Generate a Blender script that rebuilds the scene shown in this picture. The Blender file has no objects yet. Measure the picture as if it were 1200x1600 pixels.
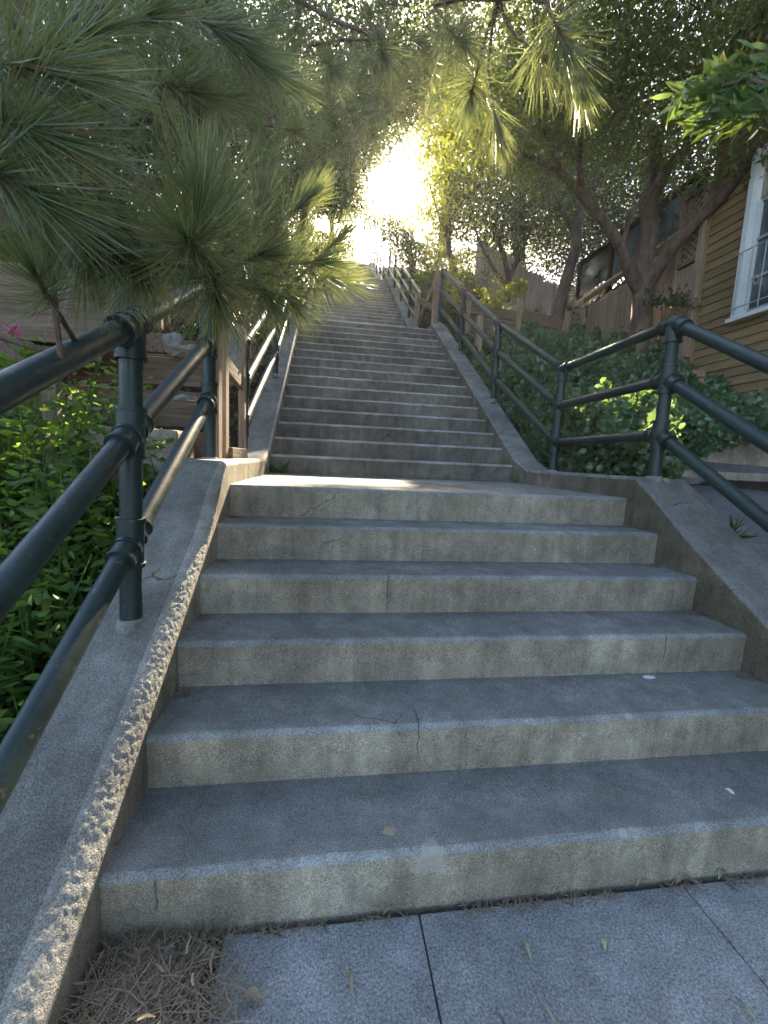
import bpy, bmesh, math, random
import numpy as np
from mathutils import Vector, Matrix, noise
rng = np.random.default_rng(7); random.seed(7)
scene = bpy.context.scene
col = scene.collection
# ------------------------------------------------------------------ camera
F_PX, W, H = 653.3, 1200.0, 1600.0
YAW, PITCH, ROLL = 0.14152, -0.12508, 0.04552
CAM = np.array([0.972, -0.922, 1.1526])
def basis():
    cy, sy = math.cos(YAW), math.sin(YAW); cp, sp = math.cos(PITCH), math.sin(PITCH)
    f = np.array([sy*cp, cy*cp, sp]); r = np.array([cy, -sy, 0.0]); u = np.cross(r, f)
    cr, sr = math.cos(ROLL), math.sin(ROLL)
    return cr*r+sr*u, -sr*r+cr*u, f
CR, CU, CF = basis()
def ray(x, y):
    v = CF*F_PX + CR*(x-600) + CU*(800-y)
    return v/np.linalg.norm(v)
def at(x, y, ax, val):
    v = ray(x, y); t = (val-CAM[ax])/v[ax]
    return CAM + t*v
def atd(x, y, dist):
    return CAM + ray(x, y)*dist
cd = bpy.data.cameras.new('camera'); cam = bpy.data.objects.new('camera', cd); col.objects.link(cam)
cd.sensor_fit = 'VERTICAL'; cd.sensor_height = 36.0; cd.lens = 36.0*F_PX/H
cd.clip_start = 0.02; cd.clip_end = 2000
m = Matrix.Identity(4)
for i in range(3):
    m[i][0] = CR[i]; m[i][1] = CU[i]; m[i][2] = -CF[i]; m[i][3] = CAM[i]
cam.matrix_world = m; scene.camera = cam
# ------------------------------------------------------------------ light
SUN_EL, SUN_AZ = math.radians(30.72), math.radians(5.28)      # azimuth from +Y towards +X
SUN = np.array([math.sin(SUN_AZ)*math.cos(SUN_EL), math.cos(SUN_AZ)*math.cos(SUN_EL), math.sin(SUN_EL)])
world = bpy.data.worlds.new('World'); scene.world = world; world.use_nodes = True
nt = world.node_tree; bg = nt.nodes['Background']; sky = nt.nodes.new('ShaderNodeTexSky')
sky.sky_type = 'NISHITA'; sky.sun_disc = False; sky.sun_elevation = SUN_EL; sky.sun_rotation = SUN_AZ
sky.air_density = 1.0; sky.dust_density = 2.5; sky.ozone_density = 1.0
tc_ = nt.nodes.new('ShaderNodeTexCoord'); vm = nt.nodes.new('ShaderNodeVectorMath'); vm.operation = 'DOT_PRODUCT'; vm.inputs[1].default_value = tuple(SUN)
nt.links.new(tc_.outputs['Generated'], vm.inputs[0])
mr = nt.nodes.new('ShaderNodeMapRange'); mr.inputs[1].default_value = math.cos(math.radians(1.35)); mr.inputs[2].default_value = math.cos(math.radians(1.0)); mr.inputs[4].default_value = 500.0
nt.links.new(vm.outputs['Value'], mr.inputs[0])
vs = nt.nodes.new('ShaderNodeVectorMath'); vs.operation = 'SCALE'; vs.inputs[0].default_value = (1.0, 0.86, 0.6); nt.links.new(mr.outputs[0], vs.inputs['Scale'])
va = nt.nodes.new('ShaderNodeVectorMath'); va.operation = 'ADD'; nt.links.new(sky.outputs[0], va.inputs[0]); nt.links.new(vs.outputs[0], va.inputs[1])   # the visible disc of the sun
nt.links.new(va.outputs[0], bg.inputs[0]); bg.inputs[1].default_value = 0.085
sl = bpy.data.lights.new('sun', 'SUN'); sl.energy = 5.0; sl.angle = math.radians(0.53); sl.color = (1.0, 0.85, 0.61)
so = bpy.data.objects.new('sun', sl); col.objects.link(so)
so.rotation_euler = Vector(-SUN).to_track_quat('-Z', 'Y').to_euler(); so.location = (0, 0, 30)
scene.view_settings.view_transform = 'Standard'; scene.view_settings.look = 'None'
scene.view_settings.exposure = 2.92; scene.view_settings.gamma = 1.0; scene.view_settings.use_curve_mapping = False
scene.cycles.max_bounces = 8; scene.cycles.transparent_max_bounces = 8; scene.cycles.transmission_bounces = 4
scene.cycles.sample_clamp_indirect = 4.0
scene.cycles.volume_bounces = 0
# ------------------------------------------------------------------ helpers
def tag(o, label=None, cat=None, group=None, kind=None):
    if label: o['label'] = label
    if cat: o['category'] = cat
    if group: o['group'] = group
    if kind: o['kind'] = kind
    return o
def thing(name, label, cat, loc=(0, 0, 0), group=None):
    o = bpy.data.objects.new(name, None); col.objects.link(o); o.location = loc
    o.empty_display_size = 0.1
    return tag(o, label, cat, group)
def mesh_obj(name, V, Fc, mats, parent=None, smooth=False, midx=None):
    """V in world coordinates; origin moved to the parent's location"""
    V = np.asarray(V, dtype=np.float32).reshape(-1, 3)
    if parent is not None: V = V - np.array(parent_loc(parent), dtype=np.float32)
    me = bpy.data.meshes.new(name)
    if isinstance(Fc, np.ndarray):
        k = Fc.shape[1]; n = Fc.shape[0]
        me.vertices.add(len(V)); me.vertices.foreach_set('co', V.ravel())
        me.loops.add(n*k); me.loops.foreach_set('vertex_index', Fc.astype(np.int32).ravel())
        me.polygons.add(n); me.polygons.foreach_set('loop_start', np.arange(0, n*k, k, dtype=np.int32))
        me.update(calc_edges=True)
    else:
        me.from_pydata([tuple(map(float, v)) for v in V], [], Fc)
    if not isinstance(mats, (list, tuple)): mats = [mats]
    for mm in mats: me.materials.append(mm)
    if midx is not None: me.polygons.foreach_set('material_index', np.asarray(midx, dtype=np.int32))
    if smooth: me.polygons.foreach_set('use_smooth', np.ones(len(me.polygons), dtype=bool))
    me.update()
    o = bpy.data.objects.new(name, me); col.objects.link(o)
    if parent is not None: o.parent = parent
    return o
def parent_loc(p):
    l = Vector(p.location)
    while p.parent is not None:
        p = p.parent; l = l + Vector(p.location)
    return tuple(l)
class MB:
    def __init__(s): s.V = []; s.F = []
    def add(s, V, F):
        b = len(s.V); s.V += [tuple(v) for v in V]; s.F += [tuple(i+b for i in f) for f in F]
    def box(s, c, size, rot=None, bev=0.0, jit=0.0):
        bm = bmesh.new(); bmesh.ops.create_cube(bm, size=1.0)
        for v in bm.verts: v.co = Vector((v.co.x*size[0], v.co.y*size[1], v.co.z*size[2]))
        if bev > 0: bmesh.ops.bevel(bm, geom=bm.edges[:], offset=bev, segments=2, affect='EDGES', profile=0.6)
        R = rot if rot is not None else Matrix.Identity(3)
        V = []
        for v in bm.verts:
            p = R @ v.co + Vector(c)
            if jit: p = p + noise.noise_vector(p*9.0)*jit
            V.append(tuple(p))
        s.add(V, [[v.index for v in f.verts] for f in bm.faces]); bm.free()
    def tube(s, pts, rad, n=14, cap=True):
        pts = [Vector(p) for p in pts]; k = len(pts)
        if not hasattr(rad, '__len__'): rad = [rad]*k
        V = []; prev = None
        for i, p in enumerate(pts):
            t = (pts[min(i+1, k-1)]-pts[max(i-1, 0)]).normalized()
            if prev is None:
                a = Vector((0, 0, 1)) if abs(t.z) < 0.9 else Vector((1, 0, 0))
                x = t.cross(a).normalized()
            else: x = (prev - t*prev.dot(t)).normalized()
            y = t.cross(x); prev = x
            for j in range(n):
                an = 2*math.pi*j/n
                V.append(tuple(p + (x*math.cos(an)+y*math.sin(an))*rad[i]))
        F = [(i*n+j, i*n+(j+1) % n, (i+1)*n+(j+1) % n, (i+1)*n+j) for i in range(k-1) for j in range(n)]
        if cap: F.append(tuple(range(n-1, -1, -1))); F.append(tuple((k-1)*n+j for j in range(n)))
        s.add(V, F)
    def build(s, name, mat, parent=None, smooth=False):
        o = mesh_obj(name, s.V, s.F, mat, parent, smooth)
        if smooth:
            try: o.data.set_sharp_from_angle(angle=math.radians(40))
            except Exception: pass
        return o
# ------------------------------------------------------------------ materials
def new_mat(name):
    mt = bpy.data.materials.new(name); mt.use_nodes = True
    n = mt.node_tree; n.nodes.clear()
    return mt, n
def N(n, t, **kw):
    nd = n.nodes.new(t)
    for k, v in kw.items():
        if k.startswith('i_'):
            key = k[2:]; key = int(key) if key.isdigit() else key
            nd.inputs[key].default_value = v
        else: setattr(nd, k, v)
    return nd
def ramp(n, src, stops, interp='LINEAR'):
    r = n.nodes.new('ShaderNodeValToRGB'); cr = r.color_ramp; cr.interpolation = interp
    while len(cr.elements) < len(stops): cr.elements.new(0.5)
    for e, (p, c) in zip(cr.elements, stops):
        e.position = p; e.color = (*c, 1) if len(c) == 3 else c
    n.links.new(src, r.inputs[0]); return r.outputs[0]
def mixc(n, fac, a, b, mode='MIX'):
    mx = n.nodes.new('ShaderNodeMix'); mx.data_type = 'RGBA'; mx.blend_type = mode
    def put(sock, v):
        if isinstance(v, (tuple, list)): sock.default_value = (*v, 1) if len(v) == 3 else v
        elif isinstance(v, (int, float)): sock.default_value = v
        else: n.links.new(v, sock)
    put(mx.inputs[0], fac); put(mx.inputs[6], a); put(mx.inputs[7], b)
    return mx.outputs[2]
def noi(n, vec, scale, detail=4, rough=0.6, dist=0.0):
    t = N(n, 'ShaderNodeTexNoise'); t.inputs['Scale'].default_value = scale; t.inputs['Detail'].default_value = detail
    t.inputs['Roughness'].default_value = rough; t.inputs['Distortion'].default_value = dist
    n.links.new(vec, t.inputs['Vector']); return t.outputs['Fac']
def noiC(n, vec, scale):
    t = N(n, 'ShaderNodeTexNoise'); t.inputs['Scale'].default_value = scale; t.inputs['Detail'].default_value = 4
    n.links.new(vec, t.inputs['Vector']); return t.outputs['Color']
def wpos(n, scale=(1, 1, 1)):
    g = N(n, 'ShaderNodeNewGeometry'); mp = N(n, 'ShaderNodeMapping'); mp.inputs['Scale'].default_value = scale
    n.links.new(g.outputs['Position'], mp.inputs['Vector']); return mp.outputs[0]
def finish(n, colr, rough=0.85, bump=None, bstr=0.4, bdist=0.01, spec=0.3, extra_bump=None, metal=0.0):
    b = N(n, 'ShaderNodeBsdfPrincipled'); out = N(n, 'ShaderNodeOutputMaterial')
    if isinstance(colr, (tuple, list)): b.inputs['Base Color'].default_value = (*colr, 1)
    else: n.links.new(colr, b.inputs['Base Color'])
    if isinstance(rough, (int, float)): b.inputs['Roughness'].default_value = rough
    else: n.links.new(rough, b.inputs['Roughness'])
    b.inputs['Specular IOR Level'].default_value = spec; b.inputs['Metallic'].default_value = metal
    last = None
    if extra_bump is not None:
        bp = N(n, 'ShaderNodeBump'); bp.inputs['Strength'].default_value = extra_bump[1]; bp.inputs['Distance'].default_value = extra_bump[2]
        n.links.new(extra_bump[0], bp.inputs['Height']); last = bp.outputs[0]
    if bump is not None:
        bp = N(n, 'ShaderNodeBump'); bp.inputs['Strength'].default_value = bstr; bp.inputs['Distance'].default_value = bdist
        n.links.new(bump, bp.inputs['Height'])
        if last is not None: n.links.new(last, bp.inputs['Normal'])
        last = bp.outputs[0]
    if last is not None: n.links.new(last, b.inputs['Normal'])
    n.links.new(b.outputs[0], out.inputs[0])
    return b
def concrete(name, dark, base, light, grain=260, streak=False, cracks=True, moss=None, bstr=0.5, speck=0.5, patches=(), cuts=()):
    mt, n = new_mat(name); p = wpos(n)
    big = noi(n, p, 1.6, 5, 0.62, 0.3); mid = noi(n, p, 9, 6, 0.7); fine = noi(n, p, grain, 3, 0.75)
    c = ramp(n, big, [(0.3, dark), (0.52, base), (0.75, light)])
    c = mixc(n, 0.5, c, ramp(n, mid, [(0.32, (0.24,)*3), (0.5, (0.5,)*3), (0.68, (0.8,)*3)]), 'OVERLAY')
    c = mixc(n, 0.62, c, ramp(n, fine, [(0.36, (0.12,)*3), (0.5, (0.5,)*3), (0.64, (0.9,)*3)]), 'OVERLAY')
    # pale and dark aggregate grains
    v = N(n, 'ShaderNodeTexVoronoi'); v.inputs['Scale'].default_value = 190; n.links.new(p, v.inputs['Vector'])
    s1 = ramp(n, v.outputs['Distance'], [(0.10, (1, 1, 1)), (0.2, (0, 0, 0))])
    sel = ramp(n, noi(n, p, 60, 2), [(0.55, (0, 0, 0)), (0.66, (1, 1, 1))])
    f = mixc(n, 1.0, s1, sel, 'MULTIPLY'); f = mixc(n, 1.0, f, (speck,)*3, 'MULTIPLY')
    c = mixc(n, f, c, tuple(min(0.8, x*2.4) for x in light))
    if streak:
        ps = wpos(n, (14, 14, 1.3)); st = noi(n, ps, 1.0, 5, 0.7)
        c = mixc(n, 0.6, c, ramp(n, st, [(0.32, (0.3,)*3), (0.5, (0.5,)*3), (0.7, (0.72, 0.7, 0.64))]), 'OVERLAY')
    if moss:
        ms = ramp(n, noi(n, p, 3.3, 6, 0.7), [(0.5, (0, 0, 0)), (0.64, (1, 1, 1))])
        c = mixc(n, mixc(n, 1.0, ms, (0.75,)*3, 'MULTIPLY'), c, moss)
    if cracks:
        d = N(n, 'ShaderNodeTexNoise'); d.inputs['Scale'].default_value = 5; d.inputs['Detail'].default_value = 5; n.links.new(p, d.inputs['Vector'])
        dv = mixc(n, 0.12, p, d.outputs['Color'])
        vc = N(n, 'ShaderNodeTexVoronoi'); vc.feature = 'DISTANCE_TO_EDGE'; vc.inputs['Scale'].default_value = 1.3; n.links.new(dv, vc.inputs['Vector'])
        cr = ramp(n, vc.outputs['Distance'], [(0.0, (1, 1, 1)), (0.0028, (0, 0, 0))])
        msk = ramp(n, noi(n, p, 1.9, 2), [(0.57, (0, 0, 0)), (0.6, (1, 1, 1))])
        cf = mixc(n, 1.0, cr, msk, 'MULTIPLY')
        c = mixc(n, mixc(n, 1.0, cf, (0.8,)*3, 'MULTIPLY'), c, tuple(x*0.18 for x in dark))
    for (px_, py_, pz_, pr_) in patches:
        vd = N(n, 'ShaderNodeVectorMath', operation='DISTANCE'); vd.inputs[1].default_value = (px_, py_, pz_)
        pn = N(n, 'ShaderNodeVectorMath', operation='MULTIPLY_ADD'); n.links.new(noiC(n, p, 22), pn.inputs[0]); pn.inputs[1].default_value = (0.09,)*3; n.links.new(p, pn.inputs[2])
        pm = N(n, 'ShaderNodeVectorMath', operation='SUBTRACT'); n.links.new(pn.outputs[0], pm.inputs[0]); pm.inputs[1].default_value = (0.045,)*3; n.links.new(pm.outputs[0], vd.inputs[0])
        mk = ramp(n, vd.outputs['Value'], [(pr_*0.8, (0.6,)*3), (pr_, (0, 0, 0))])
        c = mixc(n, mk, c, mixc(n, fine, (0.34, 0.32, 0.27), (0.5, 0.47, 0.4)))
    for (px_, py_, pz_, pr_) in cuts:
        vd = N(n, 'ShaderNodeVectorMath', operation='DISTANCE'); vd.inputs[1].default_value = (px_, py_, pz_); n.links.new(p, vd.inputs[0])
        sx = N(n, 'ShaderNodeSeparateXYZ'); pw = mixc(n, 0.02, p, noiC(n, p, 25)); n.links.new(pw, sx.inputs[0])
        ma = N(n, 'ShaderNodeMath', operation='SUBTRACT'); n.links.new(sx.outputs[0], ma.inputs[0]); ma.inputs[1].default_value = px_*0.98+0.01
        mb_ = N(n, 'ShaderNodeMath', operation='ABSOLUTE'); n.links.new(ma.outputs[0], mb_.inputs[0])
        l1 = ramp(n, mb_.outputs[0], [(0.0008, (1, 1, 1)), (0.0024, (0, 0, 0))]); l2 = ramp(n, vd.outputs['Value'], [(pr_*0.7, (0.8,)*3), (pr_, (0, 0, 0))])
        c = mixc(n, mixc(n, 1.0, l1, l2, 'MULTIPLY'), c, (0.035, 0.03, 0.025))
    hgt = mixc(n, 0.35, fine, mid); grains = noi(n, p, 110, 3, 0.8)
    finish(n, c, 0.9, hgt, bstr, 0.006, 0.25, extra_bump=(grains, min(1.0, bstr), 0.012 if 'aggregate' in name else 0.008))
    return mt
M = {}
PATCH = [tuple(at(672, 1345, 1, 0.0))+(0.045,), tuple(at(985, 1300, 1, 0.0))+(0.02,), tuple(at(985, 1120, 1, 0.265))+(0.02,)]
CUTS = [tuple(at(655, 1140, 1, 0.265))+(0.10,), tuple(at(606, 925, 1, 0.795))+(0.10,), tuple(at(243, 1400, 1, 0.0))+(0.05,), tuple(at(1040, 1010, 1, 0.53))+(0.07,)]
M['tread'] = concrete('worn_tread_concrete', (0.135, 0.138, 0.128), (0.188, 0.19, 0.176), (0.245, 0.247, 0.228), patches=PATCH, cuts=CUTS)
M['riser'] = concrete('riser_concrete', (0.185, 0.155, 0.112), (0.275, 0.238, 0.178), (0.40, 0.355, 0.275), streak=True, patches=PATCH, cuts=CUTS)
M['edge'] = concrete('worn_nosing_concrete', (0.15, 0.155, 0.145), (0.225, 0.23, 0.215), (0.34, 0.34, 0.32), cracks=False, patches=PATCH, cuts=CUTS)
M['cheek'] = concrete('cheek_wall_concrete', (0.155, 0.15, 0.14), (0.24, 0.235, 0.215), (0.33, 0.32, 0.29), streak=False, bstr=1.0)
M['sunlit_grit'] = concrete('sunlit_aggregate_edge', (0.23, 0.22, 0.195), (0.35, 0.335, 0.295), (0.48, 0.46, 0.41), bstr=0.7, cracks=False)  # rough aggregate edge, coloured paler than the cheek to brighten the sunlit strip
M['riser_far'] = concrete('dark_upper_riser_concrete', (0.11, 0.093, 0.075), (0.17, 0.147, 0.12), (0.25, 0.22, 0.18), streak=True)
M['edge_far'] = concrete('sunlit_upper_nosing', (0.20, 0.195, 0.175), (0.30, 0.29, 0.265), (0.42, 0.41, 0.375), cracks=False)  # lighter colour painted in for grazing sun along the upper nosings
M['mossy'] = concrete('mossy_wall_concrete', (0.10, 0.09, 0.06), (0.17, 0.15, 0.11), (0.26, 0.235, 0.175), streak=True, moss=(0.085, 0.08, 0.045), bstr=0.9)
M['walk'] = concrete('sidewalk_concrete', (0.19, 0.20, 0.195), (0.245, 0.25, 0.245), (0.31, 0.315, 0.305), grain=170, speck=0.6, bstr=0.5)
M['plaster'] = concrete('old_wall_concrete', (0.25, 0.20, 0.15), (0.38, 0.32, 0.25), (0.55, 0.5, 0.42), streak=True, moss=(0.2, 0.17, 0.12))
def simple(name, a, b, scale=8, rough=0.8, bstr=0.4, bdist=0.01, spec=0.3, det=6, stretch=(1, 1, 1)):
    mt, n = new_mat(name); p = wpos(n, stretch); f = noi(n, p, scale, det, 0.65)
    g = noi(n, p, scale*9, 4, 0.7)
    c = ramp(n, f, [(0.3, a), (0.7, b)])
    c = mixc(n, 0.5, c, ramp(n, g, [(0.3, (0.25,)*3), (0.7, (0.75,)*3)]), 'OVERLAY')
    finish(n, c, rough, mixc(n, 0.5, f, g), bstr, bdist, spec)
    return mt
M['asphalt'] = simple('dark_asphalt', (0.09, 0.09, 0.095), (0.19, 0.185, 0.18), 5, 0.8, 0.5)
M['soil'] = simple('bank_soil', (0.025, 0.018, 0.012), (0.075, 0.055, 0.036), 6, 0.95, 0.9, 0.03)
M['bark'] = simple('brown_bark', (0.075, 0.05, 0.036), (0.24, 0.165, 0.12), 5, 0.9, 1.0, 0.03, stretch=(3, 3, 0.8))
M['smooth_bark'] = simple('grey_brown_bark', (0.09, 0.065, 0.05), (0.20, 0.15, 0.115), 4, 0.85, 0.7, 0.02, stretch=(2, 2, 0.9))
def wood(name, a, b, c3, stretch, rough=0.8):
    mt, n = new_mat(name); p = wpos(n, stretch)
    f = noi(n, p, 6, 8, 0.7, 0.6); g = noi(n, wpos(n), 1.2, 3); isl = N(n, 'ShaderNodeNewGeometry')
    c = ramp(n, f, [(0.28, a), (0.5, b), (0.75, c3)])
    c = mixc(n, 0.5, c, ramp(n, isl.outputs['Random Per Island'], [(0, (0.32,)*3), (1, (0.66, 0.63, 0.6))]), 'OVERLAY')
    c = mixc(n, 0.4, c, ramp(n, g, [(0.3, (0.3,)*3), (0.7, (0.7,)*3)]), 'OVERLAY')
    finish(n, c, rough, f, 0.5, 0.006, 0.25); return mt
M['wood_x'] = wood('weathered_timber_lengthwise', (0.07, 0.048, 0.032), (0.155, 0.11, 0.075), (0.26, 0.195, 0.135), (0.5, 8, 8))
M['wood_y'] = wood('weathered_timber_running_back', (0.07, 0.05, 0.035), (0.17, 0.125, 0.085), (0.27, 0.21, 0.15), (8, 0.5, 8))
M['wood_z'] = wood('weathered_timber_upright', (0.13, 0.09, 0.062), (0.27, 0.195, 0.135), (0.42, 0.33, 0.245), (8, 8, 0.5))
M['fence'] = wood('fence_boards', (0.15, 0.105, 0.075), (0.30, 0.215, 0.155), (0.44, 0.34, 0.26), (7, 7, 0.6))
M['fence_grey'] = wood('grey_fence_boards', (0.22, 0.18, 0.15), (0.38, 0.325, 0.27), (0.52, 0.46, 0.39), (7, 7, 0.6))
M['dark_wood'] = wood('dark_stained_wood', (0.02, 0.015, 0.012), (0.045, 0.033, 0.026), (0.08, 0.06, 0.05), (6, 0.6, 6))
M['siding'] = wood('ochre_painted_siding', (0.14, 0.095, 0.045), (0.235, 0.165, 0.082), (0.33, 0.24, 0.135), (8, 0.5, 8), 0.7)
def paint(name, a, b, rough, chips=0.0, spec=0.5):
    mt, n = new_mat(name); p = wpos(n)
    c = ramp(n, noi(n, p, 3, 5), [(0.3, a), (0.7, b)])
    d = noi(n, p, 45, 5, 0.7)
    c = mixc(n, ramp(n, d, [(0.60, (0, 0, 0)), (0.66, (chips,)*3)]), c, (0.13, 0.10, 0.08))
    r = ramp(n, noi(n, p, 12, 5), [(0.3, (rough-0.1,)*3), (0.7, (rough+0.15,)*3)])
    finish(n, c, r, mixc(n, 0.4, d, noi(n, p, 130, 2)), 0.22, 0.002, spec); return mt
M['rail'] = paint('dark_green_rail_paint', (0.011, 0.026, 0.025), (0.021, 0.043, 0.040), 0.42, 0.7)
M['white'] = paint('white_window_paint', (0.55, 0.56, 0.53), (0.75, 0.75, 0.72), 0.5)
M['grille'] = paint('grey_metal_paint', (0.25, 0.27, 0.27), (0.38, 0.4, 0.4), 0.4)
mt, n = new_mat('window_glass'); b = finish(n, ramp(n, noi(n, wpos(n), 2.2, 4), [(0.35, (0.03, 0.04, 0.045)), (0.65, (0.12, 0.14, 0.14))]), 0.06, spec=0.8); M['glass'] = mt
def leafmat(name, c1, c2, tr, trf=0.45, rough=0.45, dead=None, spec=0.4, scale=0.9):
    mt, n = new_mat(name)
    g = N(n, 'ShaderNodeNewGeometry'); p = wpos(n)
    c = ramp(n, g.outputs['Random Per Island'], [(0.0, c1), (1.0, c2)])
    c = mixc(n, 0.5, c, ramp(n, noi(n, p, scale, 4), [(0.3, (0.28,)*3), (0.7, (0.75,)*3)]), 'OVERLAY')
    if dead:
        c = mixc(n, ramp(n, g.outputs['Random Per Island'], [(dead[1]-0.01, (0, 0, 0)), (dead[1], (1, 1, 1))]), c, dead[0])
    b = N(n, 'ShaderNodeBsdfPrincipled'); n.links.new(c, b.inputs['Base Color'])
    b.inputs['Roughness'].default_value = rough; b.inputs['Specular IOR Level'].default_value = spec
    t = N(n, 'ShaderNodeBsdfTranslucent'); tc = mixc(n, 0.75, c, tr); n.links.new(tc, t.inputs[0])
    ms = N(n, 'ShaderNodeMixShader'); ms.inputs[0].default_value = trf
    n.links.new(b.outputs[0], ms.inputs[1]); n.links.new(t.outputs[0], ms.inputs[2])
    o = N(n, 'ShaderNodeOutputMaterial'); n.links.new(ms.outputs[0], o.inputs[0]); return mt
M['leaf_dark'] = leafmat('dark_evergreen_leaf', (0.035, 0.06, 0.03), (0.08, 0.115, 0.055), (0.13, 0.17, 0.03), 0.35)
M['leaf_mid'] = leafmat('mid_green_leaf', (0.06, 0.10, 0.03), (0.13, 0.18, 0.06), (0.28, 0.31, 0.03), 0.45, dead=((0.35, 0.22, 0.03), 0.985))
M['leaf_gold'] = leafmat('yellow_green_leaf', (0.10, 0.14, 0.03), (0.20, 0.24, 0.05), (0.44, 0.46, 0.02), 0.5, dead=((0.5, 0.32, 0.03), 0.97))
M['leaf_gloss'] = leafmat('glossy_mid_leaf', (0.05, 0.095, 0.035), (0.10, 0.16, 0.055), (0.28, 0.40, 0.06), 0.4, 0.35, dead=((0.5, 0.32, 0.03), 0.98), spec=0.5)
M['ivy'] = leafmat('glossy_ivy_leaf', (0.06, 0.115, 0.06), (0.14, 0.23, 0.125), (0.26, 0.38, 0.06), 0.3, 0.28, spec=0.8, scale=2.5)
M['weed'] = leafmat('weed_leaf', (0.05, 0.10, 0.025), (0.11, 0.19, 0.05), (0.34, 0.50, 0.04), 0.45, 0.45, scale=3)
M['pale_leaf'] = leafmat('pale_dried_leaf', (0.20, 0.22, 0.13), (0.30, 0.31, 0.20), (0.3, 0.3, 0.1), 0.15, 0.6)
M['round_leaf'] = leafmat('nasturtium_leaf', (0.09, 0.17, 0.07), (0.14, 0.24, 0.10), (0.4, 0.6, 0.08), 0.4, 0.4, scale=4)
M['needle'] = leafmat('pine_needle', (0.05, 0.085, 0.035), (0.15, 0.20, 0.08), (0.34, 0.38, 0.10), 0.36, 0.38, dead=((0.20, 0.125, 0.07), 0.84), spec=0.7)
M['dry_needle'] = leafmat('dry_pine_needle', (0.16, 0.12, 0.075), (0.38, 0.31, 0.21), (0.3, 0.2, 0.08), 0.15, 0.6)
M['dry_leaf'] = leafmat('dry_lance_leaf', (0.17, 0.13, 0.075), (0.42, 0.35, 0.22), (0.4, 0.3, 0.12), 0.2, 0.6)
M['purple'] = leafmat('purple_leaf', (0.06, 0.025, 0.05), (0.14, 0.07, 0.10), (0.3, 0.1, 0.15), 0.3, 0.4)
M['pink'] = leafmat('pink_petal', (0.5, 0.14, 0.22), (0.62, 0.25, 0.33), (0.6, 0.2, 0.3), 0.4, 0.6)
M['rock'] = simple('pale_rock', (0.16, 0.15, 0.135), (0.36, 0.34, 0.30), 5, 0.9, 0.9, 0.03)
M['paper'] = simple('white_scrap', (0.55, 0.58, 0.6), (0.75, 0.76, 0.78), 20, 0.5, 0.4)
M['brick'] = simple('pale_brick', (0.30, 0.17, 0.10), (0.48, 0.32, 0.22), 10, 0.9, 0.6)
# ------------------------------------------------------------------ ground profile
h, d = 0.165, 0.26497
XL, XR = 0.482, 2.74
Y0 = 2.902; Y1 = 6.611; Y2 = Y1+1.58; Y3 = Y2+21*d; Y4 = Y3+1.58; Y5 = Y4+19*d
Z1, Z2, Z3, Z4 = 6*h, 21*h, 43*h, 63*h
def S(y):
    xs = [-400, -0.05, 5*d, Y0-0.05, Y1, Y2-0.05, Y3, Y4-0.05, Y5, 400]
    zs = [0, 0, Z1, Z1, Z2, Z2, Z3, Z3, Z4, Z4]
    return np.interp(y, xs, zs)
def sm(a, b, x): t = np.clip((x-a)/(b-a), 0, 1); return t*t*(3-2*t)
def T(x, y):
    """terrain height"""
    x = np.asarray(x, float); y = np.asarray(y, float)
    s = S(y)
    left = sm(0.25, -4.5, x); right = sm(3.0, 9.0, x)
    z = s - 0.35
    # left bank: terraced, rising away from the steps
    zl = s - 0.30 + 1.1*left*sm(-0.5, 3, y)
    # right bank
    road = np.interp(y, [-0.3, 0.6, 1.75, 2.3, 2.6], [0.0, 0.42, 0.98, 1.02, 1.02])
    slope = s - 0.05 + 0.6*sm(3.0, 5.6, x)*np.interp(y, [2.5, 3.6, 6, 20], [0.6, 1, .35, .2])
    zr = np.where(y < 2.55, road, np.maximum(slope, 1.32))
    zr = np.where((x < 3.1), s-0.35, zr)
    z = np.where(x < 0.25, zl, np.where(x > 3.02, zr, z))
    return z
def terrain():
    xs = np.concatenate([[-60, -30, -18], np.arange(-12, -2, 0.5), np.arange(-2, 6.6, 0.12), np.arange(7, 14, 0.6), [18, 30, 60]])
    ys = np.concatenate([[-60, -20, -8], np.arange(-4, -0.4, 0.4), np.arange(-0.3, 8, 0.12), np.arange(8.3, 24, 0.4), [28, 40, 60]])
    X, Y = np.meshgrid(xs, ys); Z = T(X, Y)
    near = (np.abs(X) < 12) & (Y > 0.1) & (Y < 24) & ~((X > 3.0) & (Y < 2.56))
    nz = np.array([[noise.noise(Vector((a*2.1, b*2.1, 0)))*0.09 for a in xs] for b in ys])
    Z = Z + np.where(near, nz, 0) - 0.02
    V = np.stack([X, Y, Z], -1).reshape(-1, 3); nx = len(xs); ny = len(ys)
    i = np.arange(ny-1)[:, None]*nx+np.arange(nx-1)[None, :]
    Fc = np.stack([i, i+1, i+nx+1, i+nx], -1).reshape(-1, 4)
    o = mesh_obj('hillside', V, Fc, M['soil'], smooth=False); tag(o, kind='structure')
terrain()
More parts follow.
